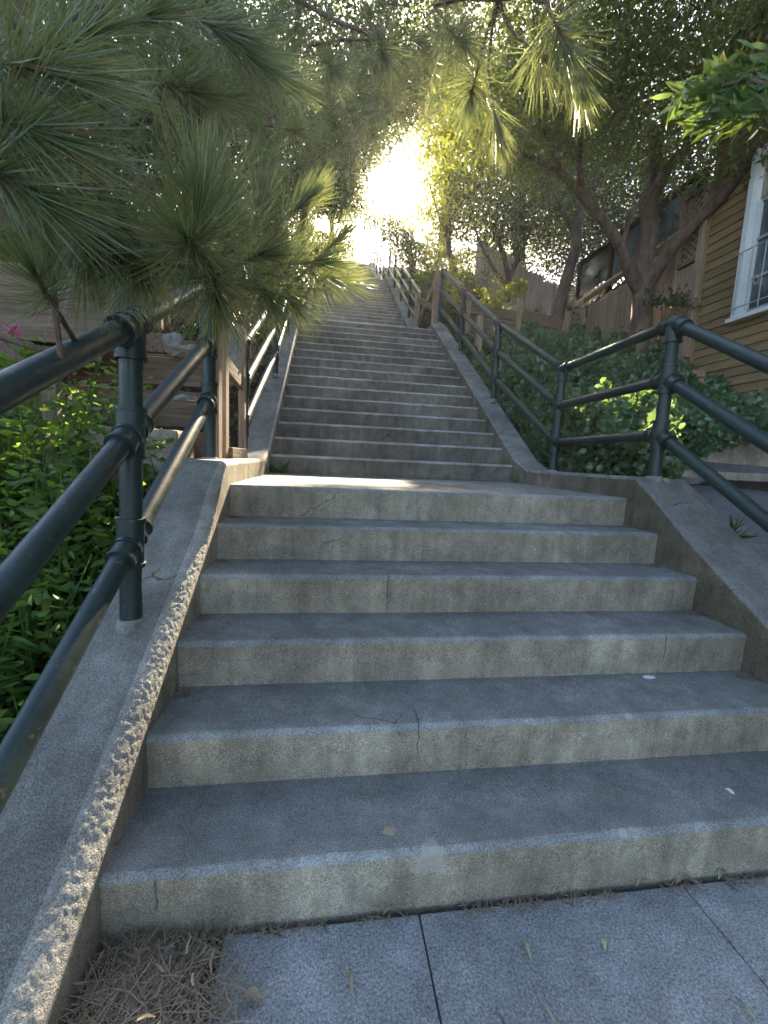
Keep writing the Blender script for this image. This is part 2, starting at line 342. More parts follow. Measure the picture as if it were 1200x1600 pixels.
# ------------------------------------------------------------------ stairs
def step(parent, y, z, depth, fine, name='step'):
    """one concrete step: riser foot at (y, z), tread at z+h running back by depth"""
    nx = 120 if fine == 2 else (40 if fine == 1 else 12)
    r = 0.016 if fine == 2 else 0.022
    prof = [(0.006, -0.03)] + [(0.006*(1-t), h*t) for t in ((0.0, 0.3, 0.6, 0.85) if fine else (0.0,))]
    prof += [(r*(1-math.cos(a)), h-r+r*math.sin(a)) for a in (0.0, math.pi/8, math.pi/4, 3*math.pi/8, math.pi/2)]
    nr = 5 if fine else 2
    prof += [(0.03, h), (depth*0.35, h), (depth*0.7, h-0.001), (depth+0.008, h), (depth+0.008, -0.03)]
    k = len(prof); V = []; F = []; mi = []
    for i in range(nx+1):
        x = XL - 0.01 + (XR-XL+0.02)*i/nx
        for j, (py, pz) in enumerate(prof):
            q = Vector((x, y+py, z+pz))
            if fine:
                a = noise.noise(q*7)*(0.004 if fine == 2 else 0.0025) + noise.noise(q*28)*0.0022
                edge = 1.0 if nr <= j <= nr+4 else 0.35
                chip = max(0, noise.noise(Vector((x*9, y*13, 3)))-0.38)*0.03*(1 if nr <= j <= nr+4 else 0)
                q.y += a*edge+chip; q.z += noise.noise(q*6+Vector((5, 5, 5)))*(0.003 if fine == 2 else 0.0015)*edge-chip*0.5
            V.append(q)
    for i in range(nx):
        for j in range(k-1):
            F.append((i*k+j, (i+1)*k+j, (i+1)*k+j+1, i*k+j+1))
            mi.append(1 if j < nr else (2 if j < nr+4 else 0))
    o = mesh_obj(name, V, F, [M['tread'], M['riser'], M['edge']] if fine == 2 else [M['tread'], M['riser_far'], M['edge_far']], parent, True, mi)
    try: o.data.set_sharp_from_angle(angle=math.radians(50))
    except Exception: pass
    return o
def flight(label, y0, z0, n, last, fine):
    t = thing('stair_flight', label, 'stairs', (XL, y0, z0), 'flights of the long concrete stairway')
    for k in range(n):
        dep = d if k < n-1 else last
        step(t, y0+k*d, z0+k*h, dep, fine)
    return t
flight('lowest flight of six wide grey concrete steps ending in a landing', 0, 0, 6, Y0-5*d, 2)
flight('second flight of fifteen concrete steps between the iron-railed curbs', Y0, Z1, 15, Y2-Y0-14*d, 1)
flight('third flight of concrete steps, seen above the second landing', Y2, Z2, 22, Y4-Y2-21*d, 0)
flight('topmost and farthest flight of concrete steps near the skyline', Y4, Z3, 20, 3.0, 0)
# ------------------------------------------------------------------ cheek walls and curbs
def swept_wall(name, label, path, x0, x1, base_drop, mats, cham, group=None, inner='right', nsub=0.05, fine_edge=False):
    """wall running along y: path = [(y, ztop)...]; x0<x1; chamfer on the stair side"""
    pts = []
    for (a, b) in zip(path[:-1], path[1:]):
        L = math.dist(a, b); st = 0.0045 if (fine_edge and a[0] < 1.3 and a[0] > -0.61) else nsub; k = max(1, int(L/st))
        for i in range(k): pts.append((a[0]+(b[0]-a[0])*i/k, a[1]+(b[1]-a[1])*i/k))
    pts.append(path[-1])
    V = []; F = []; mi = []; na = 26 if fine_edge else 3
    for (y, z) in pts:
        c = cham(y); zb = min(float(S(y)), z) - base_drop
        arc = [(c*(1-math.cos(t)), c*(1-math.sin(t))) for t in [math.pi/2*i/na for i in range(na+1)]]
        if inner == 'right':      # stair is on the +x side
            sec = [(x1, zb), (x1, z-c-(z-c-zb)*0.4)]+[(x1-ax, z-az) for ax, az in arc]+[((x0+x1-c)/2, z+0.002), (x0+0.02, z), (x0, z-0.02), (x0, zb)]
        else:
            sec = [(x0, zb), (x0, z-c-(z-c-zb)*0.4)]+[(x0+ax, z-az) for ax, az in arc]+[((x0+x1)/2, z+0.002), (x1-0.02, z), (x1, z-0.02), (x1, zb)]
        k = len(sec)
        for j, (x, zz) in enumerate(sec):
            q = Vector((x, y, zz)); a = noise.noise(q*3)*0.0012+noise.noise(q*60)*0.0004
            if fine_edge:
                g = 0.0
                if 2 <= j <= na+2: sc_ = 0.22+0.48*min(1, max(0, (y+0.25)/0.35)); g = (noise.noise(q*95)*0.0011+noise.noise(q*190)*0.0008)*sc_
                a += g
            V.append((x+a, y, zz+a))
    for i in range(len(pts)-1):
        for j in range(k-1):
            f = (i*k+j, i*k+j+1, (i+1)*k+j+1, (i+1)*k+j)
            F.append(f if inner == 'right' else f[::-1]); mi.append(1 if j < 2 else (2 if (j < na+2 and inner == 'right') else 0))
    F.append(tuple(range(k-1, -1, -1)) if inner == 'right' else tuple(range(k))); mi.append(0)
    n0 = (len(pts)-1)*k
    F.append(tuple(n0+j for j in range(k)) if inner == 'right' else tuple(n0+j for j in range(k-1, -1, -1))); mi.append(0)
    o = mesh_obj(name, V, F, mats, None, True, mi)
    try: o.data.set_sharp_from_angle(angle=math.radians(38))
    except Exception: pass
    return tag(o, label, 'wall', group)
def lin(y): return 0.96 + 0.7*(y-1.0)
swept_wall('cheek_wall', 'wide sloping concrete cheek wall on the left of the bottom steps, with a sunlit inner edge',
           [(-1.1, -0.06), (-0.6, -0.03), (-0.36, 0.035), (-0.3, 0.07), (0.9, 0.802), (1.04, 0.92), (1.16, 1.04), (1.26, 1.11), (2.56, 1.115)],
           0.20, XL, 0.4, [M['cheek'], M['riser'], M['sunlit_grit']], lambda y: float(np.interp(y, [-0.5, 0.3, 1.1, 1.3], [0.075, 0.065, 0.05, 0.025])), 'cheek walls', fine_edge=True)
swept_wall('cheek_wall', 'sloping mossy concrete cheek wall on the right of the bottom steps',
           [(-1.1, -0.05), (-0.5, -0.02), (-0.3, 0.05), (0.0, 0.27), (0.45, 0.56), (0.9, 0.85), (1.14, 1.03), (1.28, 1.115), (2.56, 1.115)],
           XR, 3.07, 0.4, [M['cheek'], M['mossy']], lambda y: 0.018, 'cheek walls', 'left')
def curb_path(ya, za, n, yend):
    o = 0.10
    return [(ya-0.30, za+0.125), (ya-0.02, za+0.10+h*0.7), (ya+(n-1)*d, za+n*h+o), (yend, za+n*h+o)]
for (ya, za, n, ye, nm) in ((Y0, Z1, 15, Y2-0.35, 'second'), (Y2, Z2, 22, Y4-0.35, 'third'), (Y4, Z3, 20, Y5+2.5, 'topmost')):
    swept_wall('curb', f'raised concrete curb along the left of the {nm} flight', curb_path(ya, za, n, ye), 0.24, XL, 0.35, [M['cheek'], M['riser'], M['sunlit_grit']], lambda y: 0.02, 'concrete curbs', nsub=0.12)
    swept_wall('curb', f'raised concrete curb along the right of the {nm} flight', curb_path(ya, za, n, ye), XR, 2.99, 0.35, [M['cheek'], M['mossy']], lambda y: 0.015, 'concrete curbs', 'left', nsub=0.12)
# ------------------------------------------------------------------ sidewalk
sb = MB()
xs_j = [0.76, 1.24, 2.0, 2.76, 3.55, 4.4]; ys_j = [-2.3, -1.35, -0.62, -0.012]
xs_j = [-1.6, -0.8, 0.0] + xs_j
for a, b in zip(xs_j[:-1], xs_j[1:]):
    for e, f in zip(ys_j[:-1], ys_j[1:]):
        if b <= 0.77 and f > -0.6: continue
        sb.box(((a+b)/2, (e+f)/2, -0.05), (b-a-0.0035, f-e-0.0035, 0.1), bev=0.004)
tag(sb.build('sidewalk', M['walk'], None), kind='structure')
gb = MB(); gb.box((0, -3.9, -0.22), (60, 3.0, 0.2)); tag(gb.build('road', M['asphalt']), kind='structure')
# side path behind the right cheek wall
def sheet(name, x0, x1, y0, y1, f, mat, st=0.08, off=0.012):
    xs = np.linspace(x0, x1, int((x1-x0)/st)+2); ys = np.linspace(y0, y1, int((y1-y0)/st)+2)
    X, Y = np.meshgrid(xs, ys); Z = f(X, Y)+off
    V = np.stack([X, Y, Z], -1).reshape(-1, 3); nx = len(xs)
    i = np.arange(len(ys)-1)[:, None]*nx+np.arange(nx-1)[None, :]
    return mesh_obj(name, V, np.stack([i, i+1, i+nx+1, i+nx], -1).reshape(-1, 4), mat, None, True)
tag(sheet('side_path', 3.075, 9.0, -0.3, 2.56, lambda X, Y: T(np.full_like(X, 4.0), Y)+0.02*np.sin(X*2.0), M['asphalt']), kind='structure')
# ------------------------------------------------------------------ pipe railings
PR = 0.0335
def sleeve(mb, p, dirn, r, L, rim=True):
    p = Vector(p); dn = Vector(dirn).normalized()
    mb.tube([p-dn*L/2, p+dn*L/2], r, 18)
    if rim:
        for s in (-1, 1): mb.tube([p+dn*(s*L/2-s*0.007), p+dn*(s*L/2+s*0.006)], r+0.0042, 18)
def railing(label, posts, offs=(0.26, 0.56, 0.86), ends=(None, None), group='pipe railings', r=PR, nseg=14):
    """posts: [(x, y, zbase, (rail heights above base), lean dx)]"""
    t = thing('pipe_railing', label, 'railing', posts[0][:3], group)
    js = []
    for (x, y, z, of, lean) in posts:
        js.append([Vector((x+lean*o, y, z+o)) for o in of])
    for (P, J) in zip(posts, js):
        mb = MB(); x, y, z, of, lean = P
        mb.tube([(x, y, z-0.05), J[-1]], r, nseg+4); mb.build('post', M['rail'], t, True)
        if nseg > 8:
            cb = MB(); cb.tube([(x, y, z-0.03), (x, y, z+0.004), (x, y, z+0.012)], [r*1.32, r*1.30, r*1.08], 18); cb.V = [(a+noise.noise(Vector((a, b, c))*70)*0.006, b+noise.noise(Vector((b, c, a))*70)*0.006, c) for a, b, c in cb.V]; cb.build('grout_collar', M['edge'], t, True)
        up = (J[-1]-Vector((x, y, z))).normalized()
        for k, q in enumerate(J):
            fb = MB()
            if k < len(J)-1: sleeve(fb, q, up, r*1.24, 0.15)
            else:
                sleeve(fb, q-up*0.05, up, r*1.24, 0.10)
                bm = bmesh.new(); bmesh.ops.create_icosphere(bm, subdivisions=3, radius=r*1.26)
                fb.add([tuple(v.co+q) for v in bm.verts], [[v.index for v in f.verts] for f in bm.faces]); bm.free()
            i = js.index(J)
            for o in (i-1, i+1):
                if 0 <= o < len(js):
                    dn = (js[o][k]-q).normalized(); sleeve(fb, q+dn*0.055, dn, r*1.2, 0.055)
            for e, idx in ((ends[0], 0), (ends[1], len(js)-1)):
                if e is not None and i == idx:
                    dn = (Vector(e[k])-q).normalized(); sleeve(fb, q+dn*0.055, dn, r*1.2, 0.055)
            fb.build('fitting', M['rail'], t, True)
    chain = js
    if ends[0] is not None: chain = [[Vector(v) for v in ends[0]]]+chain
    if ends[1] is not None: chain = chain+[[Vector(v) for v in ends[1]]]
    nm = ['rail']*6
    for k in range(len(js[0])):
        for a, b in zip(chain[:-1], chain[1:]):
            mb = MB(); mb.tube([a[k], b[k]], r*0.95, nseg+2); mb.build('rail', M['rail'], t, True)
    return t
LX = 0.334
sl_ = 0.62
def down(p, dy, of, slope=0.62, dx=0.0): return [(p[0]+dx, p[1]-dy, p[2]+o-slope*dy) for o in of]
lo = (0.27, 0.625, 0.955)
Pl1 = (LX, 0.53, 0.575, lo, 0.03)
Pl2 = (LX, 1.52, 1.11, (0.33, 0.625, 0.93), 0.0)
railing('dark green pipe railing on the left cheek wall, nearest the camera', [Pl1, Pl2], ends=([(LX, 0.53-1.2, 0.575+o-k*1.2) for o, k in zip(lo, (0.62, 0.61, 0.53))], None))
lower_end = [(2.93-0.1, 1.29-1.9, 1.115+o-0.62*1.9) for o in (0.25, 0.545, 0.865)]
def rp(x, y, z): return (x, y, z, (0.25, 0.56, 0.865), 0.012)
def zc2(y): return Z1+h+0.10+(y-Y0)*0.6227
railing('dark green pipe railing on the right, climbing from the bottom wall past the ivy',
        [rp(2.87, 1.29, 1.115), rp(2.92, 2.50, 1.115), rp(2.91, 3.95, zc2(3.95)), rp(2.90, 5.35, zc2(5.35)), rp(2.88, 6.62, Z2+0.11)],
        ends=([(2.87, -0.55, 1.115+o-0.615*1.84) for o in (0.25, 0.545, 0.865)], None))
railing('dark green pipe railing with sunlit rails along the left of the second flight',
        [rp(0.325, 2.50, 1.115), rp(0.36, 4.2, zc2(4.2)), rp(0.36, 5.5, zc2(5.5)), rp(0.36, 6.66, Z2+0.11), rp(0.36, 7.75, Z2+0.11)], nseg=10)
def zc3(y): return Z2+h+0.10+(y-Y2)*0.6227
def zc4(y): return Z3+h+0.10+(y-Y4)*0.6227
for xx, side in ((0.36, 'left'), (2.87, 'right')):
    railing(f'dark pipe railing along the {side} of the third flight, farther up', [rp(xx, y, zc3(y)) for y in np.linspace(Y2+0.1, Y3, 5)], nseg=6)
    railing(f'dark pipe railing along the {side} of the topmost flight', [rp(xx, y, zc4(y)) for y in np.linspace(Y4+0.1, Y5, 5)], nseg=6)
railing('dark pipe railing crossing the skyline at the very top of the stairs', [rp(x, Y5+2.6, Z4) for x in (-0.6, 0.6, 1.8, 3.0, 4.2)], nseg=6)
# ------------------------------------------------------------------ leaves
e1 = np.array([math.cos(SUN_AZ), -math.sin(SUN_AZ), 0]); e2 = np.cross(e1, SUN); e2 = e2 if e2[2] > 0 else -e2
def uv(P): return P@e1, P@e2
CU_, CV_ = uv(CAM)
GAPS = [  # openings in the canopy, measured square to the sun's direction: (u0, u1, v0, v1, share of leaves removed)
    (CU_-0.30, CU_+0.34, CV_-0.32, CV_+0.42, 0.93),
    (0.12, 0.62, -0.12, 0.55, 1.0),       # inner edge of the left cheek wall
    (0.30, 1.35, -0.62, -0.02, 1.0),     # left part of the landing
    (-0.45, 0.12, -0.42, 0.45, 0.9),     # left rails of the second flight
]
def keep_mask(P, gaps=True):
    k = np.ones(len(P), bool)
    dcam = np.linalg.norm(P-CAM, axis=1); k &= dcam > 0.9
    s = S(P[:, 1]); inst = (P[:, 0] > 0.15) & (P[:, 0] < 3.05) & (P[:, 2] < s+np.interp(P[:, 1], [10, 16], [2.1, 1.0])) & (P[:, 1] < Y5+3)
    k &= ~inst
    if gaps:
        u, v = uv(P); r = rng.random(len(P))
        dap = np.array([noise.noise(Vector((a*2.6, b*5.0, 1.7))) for a, b in zip(u, v)])
        k &= ~((u > 2.75) & (u < 5.2) & (v > -0.35) & (v < 0.45) & (dap > -0.3))
        k &= ~((u > -1.8) & (u < -0.45) & (v > -0.35) & (v < 0.75) & (dap > -0.22))
        for (a, b, c, e, pr) in GAPS: k &= ~((u > a) & (u < b) & (v > c) & (v < e) & (r < pr))
    return k
def leaf_mesh(name, P, D, L, Wd, mat, parent=None, curl=0.25, six=False):
    """one leaf per point P along unit direction D; L, Wd arrays"""
    n = len(P); D = D/np.linalg.norm(D, axis=1)[:, None]
    a = rng.normal(size=(n, 3)); X = np.cross(D, a); X /= np.linalg.norm(X, axis=1)[:, None]; Nn = np.cross(X, D)
    L = np.broadcast_to(L, n)[:, None]; Wd = np.broadcast_to(Wd, n)[:, None]
    if not six:
        v0 = P; v1 = P+D*L*0.45+X*Wd*0.5+Nn*Wd*0.18; v2 = P+D*L-Nn*L*curl*0.4; v3 = P+D*L*0.45-X*Wd*0.5+Nn*Wd*0.18
        V = np.stack([v0, v1, v2, v3], 1).reshape(-1, 3)
        b = np.arange(n)[:, None]*4
        Fc = np.concatenate([b+np.array([[0, 1, 2]]), b+np.array([[0, 2, 3]])], 1).reshape(-1, 3)
    else:
        c = P
        prof = [(0.0, 0.0), (0.22, 0.42), (0.62, 0.46), (1.0, 0.0), (0.62, -0.46), (0.22, -0.42)]
        vs = [P+D*L*t-Nn*L*curl*t*t*0.5+X*Wd*w+Nn*Wd*abs(w)*0.3 for t, w in prof]
        V = np.stack(vs, 1).reshape(-1, 3); b = np.arange(n)[:, None]*6
        Fc = np.stack([b+np.array([[0, 1, 2, 3]]), b+np.array([[0, 3, 4, 5]])], 1).reshape(-1, 4)
    return mesh_obj(name, V, Fc, mat, parent)
def blob_points(blobs, per_cluster=26, crad=0.22, shell=0.55):
    out = []
    for (c, r, ncl) in blobs:
        q = rng.normal(size=(ncl, 3)); q /= np.linalg.norm(q, axis=1)[:, None]
        rad = shell+(1-shell)*rng.random(ncl)**0.7
        rad *= 1+0.22*np.array([noise.noise(Vector(v*2.3)+Vector(c)) for v in q])*2
        cc = np.array(c)+q*rad[:, None]*np.array(r)
        p = (cc[:, None, :]+rng.normal(size=(ncl, per_cluster, 3))*np.array([crad, crad, crad*0.55])).reshape(-1, 3)
        out.append(p)
    return np.concatenate(out)
def rand_dirs(n, down=0.5):
    q = rng.normal(size=(n, 3)); q[:, 2] -= down; return q
def limb(mb, pts, r0, r1, n=10, wob=0.04):
    pts = [Vector(p) for p in pts]; out = []; rr = []
    k = len(pts)-1
    for i in range(k):
        for j in range(5):
            t = j/5; a, b = pts[i], pts[i+1]
            p0 = pts[max(0, i-1)]; p3 = pts[min(k, i+2)]
            q = 0.5*((2*a)+(-p0+b)*t+(2*p0-5*a+4*b-p3)*t*t+(-p0+3*a-3*b+p3)*t**3)
            s = (i+t)/k; R = r0+(r1-r0)*s
            q = q+noise.noise_vector(q*2.2)*wob*min(1, s*3+0.2); out.append(q); rr.append(R*(1+0.12*noise.noise(q*4)))
    out.append(pts[-1]); rr.append(r1); mb.tube(out, rr, n)
def broad_tree(name, label, cat, trunk, limbs, blobs, leaf, mat, barkm, per=26, crad=0.22, group=None, gaps=True, twigs=0, shell=0.55, down=0.5):
    base = trunk[0][0]
    t = thing(name, label, cat, tuple(base), group)
    mb = MB(); limb(mb, trunk[0], trunk[1], trunk[2], 14); mb.build('trunk', barkm, t, True)
    for (pts, a, b) in limbs:
        mb = MB(); limb(mb, pts, a, b, 10)
        mb.build('branch', barkm, t, True)
    P = blob_points(blobs, per, crad, shell); P = P[keep_mask(P, gaps)]
    L, Wd = leaf
    n = len(P); sc = 0.7+0.6*rng.random(n)
    leaf_mesh('crown', P, rand_dirs(n, down), L*sc, Wd*sc, mat, t)
    if twigs:
        tm = MB(); idx = rng.choice(n, min(twigs, n), replace=False)
        ctr = [np.array(b[0]) for b in blobs]
        for i in idx:
            c = min(ctr, key=lambda q: np.linalg.norm(q-P[i])); dirn = c-P[i]; Ld = np.linalg.norm(dirn)+1e-6
            q = P[i]+dirn/Ld*min(Ld, 0.7)+rng.normal(size=3)*0.1
            mid = (P[i]+q)/2+rng.normal(size=3)*0.05
            tm.tube([tuple(P[i]), tuple(mid), tuple(q)], [0.003, 0.006, 0.010], 4, cap=False)
        if tm.V: tag(tm.build('twigs', barkm, t), kind='stuff')
    return t
# thin haze volume added for sun glow, in place of lens veil
HAZE = 0.0006
if HAZE:
    mt, n = new_mat('glow_haze'); pv = N(n, 'ShaderNodeVolumePrincipled'); pv.inputs['Density'].default_value = HAZE; pv.inputs['Anisotropy'].default_value = 0.6
    pv.inputs['Color'].default_value = (0.93, 0.94, 0.96, 1); om = N(n, 'ShaderNodeOutputMaterial'); n.links.new(pv.outputs[0], om.inputs['Volume'])
    mb = MB(); mb.box((0, 0, 12.2), (124, 124, 27.6)); o = mb.build('haze', mt); tag(o, 'thin haze added for a soft sun glow over the stairs', 'haze', kind='stuff')
#--PART2--
# ------------------------------------------------------------------ timber frames beside the stairs
def board(mb, a, b, w, t, axis='z', bev=0.004):
    """board from a to b; w = face height, t = thickness; rotated to run along a-b"""
    a, b = Vector(a), Vector(b); dv = b-a; L = dv.length; X = dv.normalized()
    up = Vector((0, 0, 1)) if abs(X.z) < 0.85 else Vector((0, 1, 0))
    Y = up.cross(X).normalized(); Z = X.cross(Y)
    R = Matrix((X, Y, Z)).transposed()
    mb.box((a+b)/2, (L, t, w), R, bev)
def part_board(name, a, b, w, t, mat, parent, bev=0.004):
    mb = MB(); board(mb, a, b, w, t, bev=bev); return mb.build(name, mat, parent)
t = thing('wooden_frame', 'pale weathered wooden frame of upright posts standing beside the left railing post', 'frame', (0.33, 1.7, 1.11))
for (y, x, z1) in ((1.66, 0.335, 2.10), (1.86, 0.33, 2.12), (2.42, 0.335, 2.16)):
    part_board('upright', (x, y, 1.112), (x, y, z1), 0.085, 0.045, M['wood_z'], t)
part_board('rung', (0.33, 1.90, 1.15), (0.33, 2.40, 1.15), 0.07, 0.09, M['wood_y'], t)
part_board('rung', (0.33, 1.90, 1.70), (0.33, 2.40, 1.66), 0.09, 0.04, M['wood_y'], t)
part_board('top_rail', (0.33, 1.63, 2.20), (0.33, 2.50, 2.12), 0.09, 0.045, M['wood_y'], t)
t = thing('wooden_frame', 'wooden gate frame with a slanting brace at the right of the second landing', 'frame', (2.87, 6.85, Z2), )
for (y, x, z0, z1) in ((6.86, 2.84, Z2+0.08, Z2+1.0), (7.9, 2.72, Z2, Z2+1.05)):
    part_board('upright', (x, y, z0), (x, y, z1), 0.10, 0.09, M['wood_z'], t)
part_board('brace', (2.84, 6.9, Z2+0.92), (2.74, 7.86, Z2+0.45), 0.12, 0.04, M['wood_y'], t)
part_board('brace', (2.84, 6.9, Z2+0.45), (2.74, 7.86, Z2+0.92), 0.10, 0.04, M['wood_y'], t)
# timber posts behind the right railing
for i, (x, y, z, hh) in enumerate(((3.12, 5.95, 2.9, 0.95), (3.16, 5.3, 2.5, 0.8))):
    mb = MB(); board(mb, (x, y, z), (x-0.02, y, z+hh), 0.1, 0.09)
    tag(mb.build('timber_post', M['wood_z']), ('pale squared timber post behind the right railing, nearest the timber retaining wall', 'shorter timber post behind the right railing, low in the ivy edge')[i], 'post')
# left terraces
def plank_wall(name, label, pl, stakes=(), mat='wood_x', group='timber terrace walls on the left bank'):
    t = thing(name, label, 'retaining wall', pl[0][0], group)
    for (a, b, w, tt) in pl: part_board('plank', a, b, w, tt, M[mat], t, 0.008)
    for (a, b, w) in stakes: part_board('stake', a, b, w, w*0.8, M['wood_z'], t, 0.005)
    return t
plank_wall('timber_wall', 'big weathered timber wall with a cut corner, upper left behind the dark pine tuft',
           [((-3.2, 2.12, 2.17), (-0.47, 2.12, 2.12), 0.22, 0.09), ((-3.2, 2.10, 1.93), (-0.33, 2.10, 1.89), 0.23, 0.09), ((-3.2, 2.13, 1.74), (-0.55, 2.13, 1.71), 0.11, 0.06)])
plank_wall('timber_wall', 'low timber wall of light planks behind the weeds at far left',
           [((-2.4, 1.62, 1.40), (-0.42, 1.62, 1.37), 0.16, 0.06), ((-2.4, 1.63, 1.20), (-0.36, 1.63, 1.18), 0.18, 0.06)], [((-0.46, 1.56, 0.7), (-0.46, 1.56, 1.47), 0.09)])
plank_wall('timber_wall', 'stacked timber planks seen between the two left railing posts, lower pair',
           [((-1.2, 2.0, 1.385), (0.16, 2.0, 1.385), 0.175, 0.05), ((-1.2, 2.02, 1.19), (0.16, 2.02, 1.19), 0.17, 0.05)], [((-0.12, 1.96, 0.7), (-0.12, 1.96, 1.46), 0.03)])
plank_wall('timber_wall', 'upper timber plank with knots between the two left railing posts',
           [((-1.1, 2.45, 1.72), (0.13, 2.45, 1.72), 0.20, 0.05), ((-1.1, 2.47, 1.50), (0.13, 2.47, 1.50), 0.17, 0.05)])
plank_wall('timber_wall', 'dark grey timber box wall above the railing elbow on the left',
           [((-1.3, 2.8, 2.30), (-0.36, 2.8, 2.30), 0.13, 0.06), ((-1.3, 2.81, 2.16), (-0.36, 2.81, 2.16), 0.12, 0.06), ((-1.3, 2.83, 2.0), (-0.3, 2.83, 2.0), 0.15, 0.06)], mat='wood_y')
pb = MB(); pb.box((-0.04, 1.62, 0.98), (0.44, 0.3, 0.56), bev=0.02, jit=0.006)
tag(pb.build('planter_block', M['plaster']), 'pale sunlit block behind the lower rail, between the left posts', 'block')
for i in range(5):
    b0 = (1.72+i*0.9)
    if i > 1:
        plank_wall('timber_wall', ('', '', 'timber terrace wall beyond the left railing, beside the lower part of the second flight', 'timber terrace wall beyond the left railing, halfway up the second flight', 'timber terrace wall beyond the left railing, near the second landing')[i],
               [((-2.2, b0+0.7*i-0.4, float(S(b0+0.7*i-0.4))+0.25), (0.1, b0+0.7*i-0.4, float(S(b0+0.7*i-0.4))+0.25), 0.2, 0.06), ((-2.2, b0+0.7*i-0.38, float(S(b0+0.7*i-0.4))+0.03), (0.1, b0+0.7*i-0.38, float(S(b0+0.7*i-0.4))+0.03), 0.2, 0.06)])
def rock(name, c, r, label, mat, group=None):
    bm = bmesh.new(); bmesh.ops.create_icosphere(bm, subdivisions=4, radius=1.0)
    V = []
    for v in bm.verts:
        q = v.co.copy(); s = 1+0.35*noise.noise(q*1.4+Vector(c)*5)+0.12*noise.noise(q*4+Vector(c))
        V.append((c[0]+q.x*r[0]*s, c[1]+q.y*r[1]*s, c[2]+q.z*r[2]*s))
    o = mesh_obj(name, V, [[v.index for v in f.verts] for f in bm.faces], mat, None, True); bm.free()
    return tag(o, label, 'rock', group)
rock('rock', (-0.12, 2.35, 1.90), (0.07, 0.06, 0.08), 'upright pale rock on the upper plank behind the left railing', M['rock'], 'pale rocks on the terraces')
rock('rock', (0.0, 2.32, 1.86), (0.07, 0.06, 0.035), 'low flat pale rock beside the upright rock', M['rock'], 'pale rocks on the terraces')
rock('rock', (0.02, 2.12, 1.49), (0.08, 0.06, 0.03), 'grey rock lying in the dark gap between the planks', M['rock'], 'pale rocks on the terraces')
rock('rock', (0.0, 3.25, 2.05), (0.2, 0.12, 0.25), 'large mossy rock beneath the yellow shrub on the left bank', M['rock'], 'pale rocks on the terraces')
# ------------------------------------------------------------------ right: retaining boards, fences, house
t = thing('timber_retaining_wall', 'brown board retaining wall across the slope above the ivy', 'retaining wall', (3.2, 6.0, 3.2))
xa = [(3.12, 3.72), (4.02, 3.68), (4.88, 3.60), (5.35, 3.40)]
for (x0_, z0_), (x1_, z1_) in zip(xa[:-1], xa[1:]):
    for k in range(4):
        part_board('plank', (x0_+0.003, 6.0+0.01*k, z0_-0.08-0.158*k), (x1_-0.003, 6.0+0.01*k, z1_-0.08-0.158*k), 0.15, 0.045, M['wood_x'], t)
for (x, zt, ln) in ((4.02, 3.83, 0.03), (4.86, 3.72, 0.08), (5.3, 3.5, 0.14), (3.16, 3.8, 0.0)):
    part_board('post', (x-ln, 5.93, 2.9), (x+ln*0.6, 5.93, zt), 0.11, 0.07, M['wood_z'], t)
def fence(label, a, b, hgt, n, mat, group='board fences', wob=0.03, ztop=None):
    """a, b: top line ends"""
    t = thing('board_fence', label, 'fence', (a[0], a[1], a[2]-hgt), group)
    a, b = np.array(a), np.array(b); dv = (b-a)/n; ang = math.atan2(b[1]-a[1], b[0]-a[0]); mb = MB()
    for i in range(n):
        c = a+dv*(i+0.5); L = math.hypot(dv[0], dv[1])
        hh = hgt+random.uniform(-wob, wob)
        R = Matrix.Rotation(ang+random.uniform(-0.03, 0.03), 3, 'Z') @ Matrix.Rotation(random.uniform(-0.018, 0.018), 3, 'Y')
        mb.box((c[0]+random.uniform(-0.006, 0.006), c[1], c[2]-hgt/2+random.uniform(-wob, wob)), (L*0.93, 0.02, hh), R, 0.003)
    mb.build('boards', M[mat], t)
    mb = MB()
    nx = Vector((math.cos(ang), math.sin(ang), 0)).cross(Vector((0, 0, 1)))*-0.035
    for dz in (0.25, hgt-0.3):
        mb2 = MB(); board(mb2, Vector(a)+nx-Vector((0, 0, dz)), Vector(b)+nx-Vector((0, 0, dz)), 0.09, 0.04); mb2.build('cross_rail', M[mat], t)
    return t
fence('brown upright board fence behind the thick forked tree', (5.42, 6.22, 3.98), (5.42, 4.36, 4.0), 1.15, 17, 'fence')
fence('grey weathered picket fence climbing the hill on the right', (5.42, 12.5, 8.1), (5.42, 6.28, 3.97), 1.35, 56, 'fence_grey', wob=0.05)
part = thing('lattice_screen', 'narrow lattice panel above tall boards at the corner of the ochre house', 'screen', (5.44, 4.17, 2.6))
for (y, z0_, z1_) in ((4.34, 2.6, 4.62), (4.005, 2.6, 4.62)):
    part_board('post', (5.44, y, z0_), (5.44, y, z1_), 0.055, 0.07, M['wood_z'], part)
for k in range(2): part_board('board', (5.46, 4.095+0.155*k, 2.55), (5.46, 4.095+0.155*k, 3.76), 0.148, 0.02, M['fence'], part)
part_board('cross_rail', (5.43, 4.03, 3.79), (5.43, 4.31, 3.79), 0.05, 0.05, M['wood_y'], part)
part_board('cross_rail', (5.43, 4.03, 4.60), (5.43, 4.31, 4.60), 0.05, 0.05, M['wood_y'], part)
lb = MB(); ya_, yb_, za_, zb_ = 4.03, 4.31, 3.81, 4.58
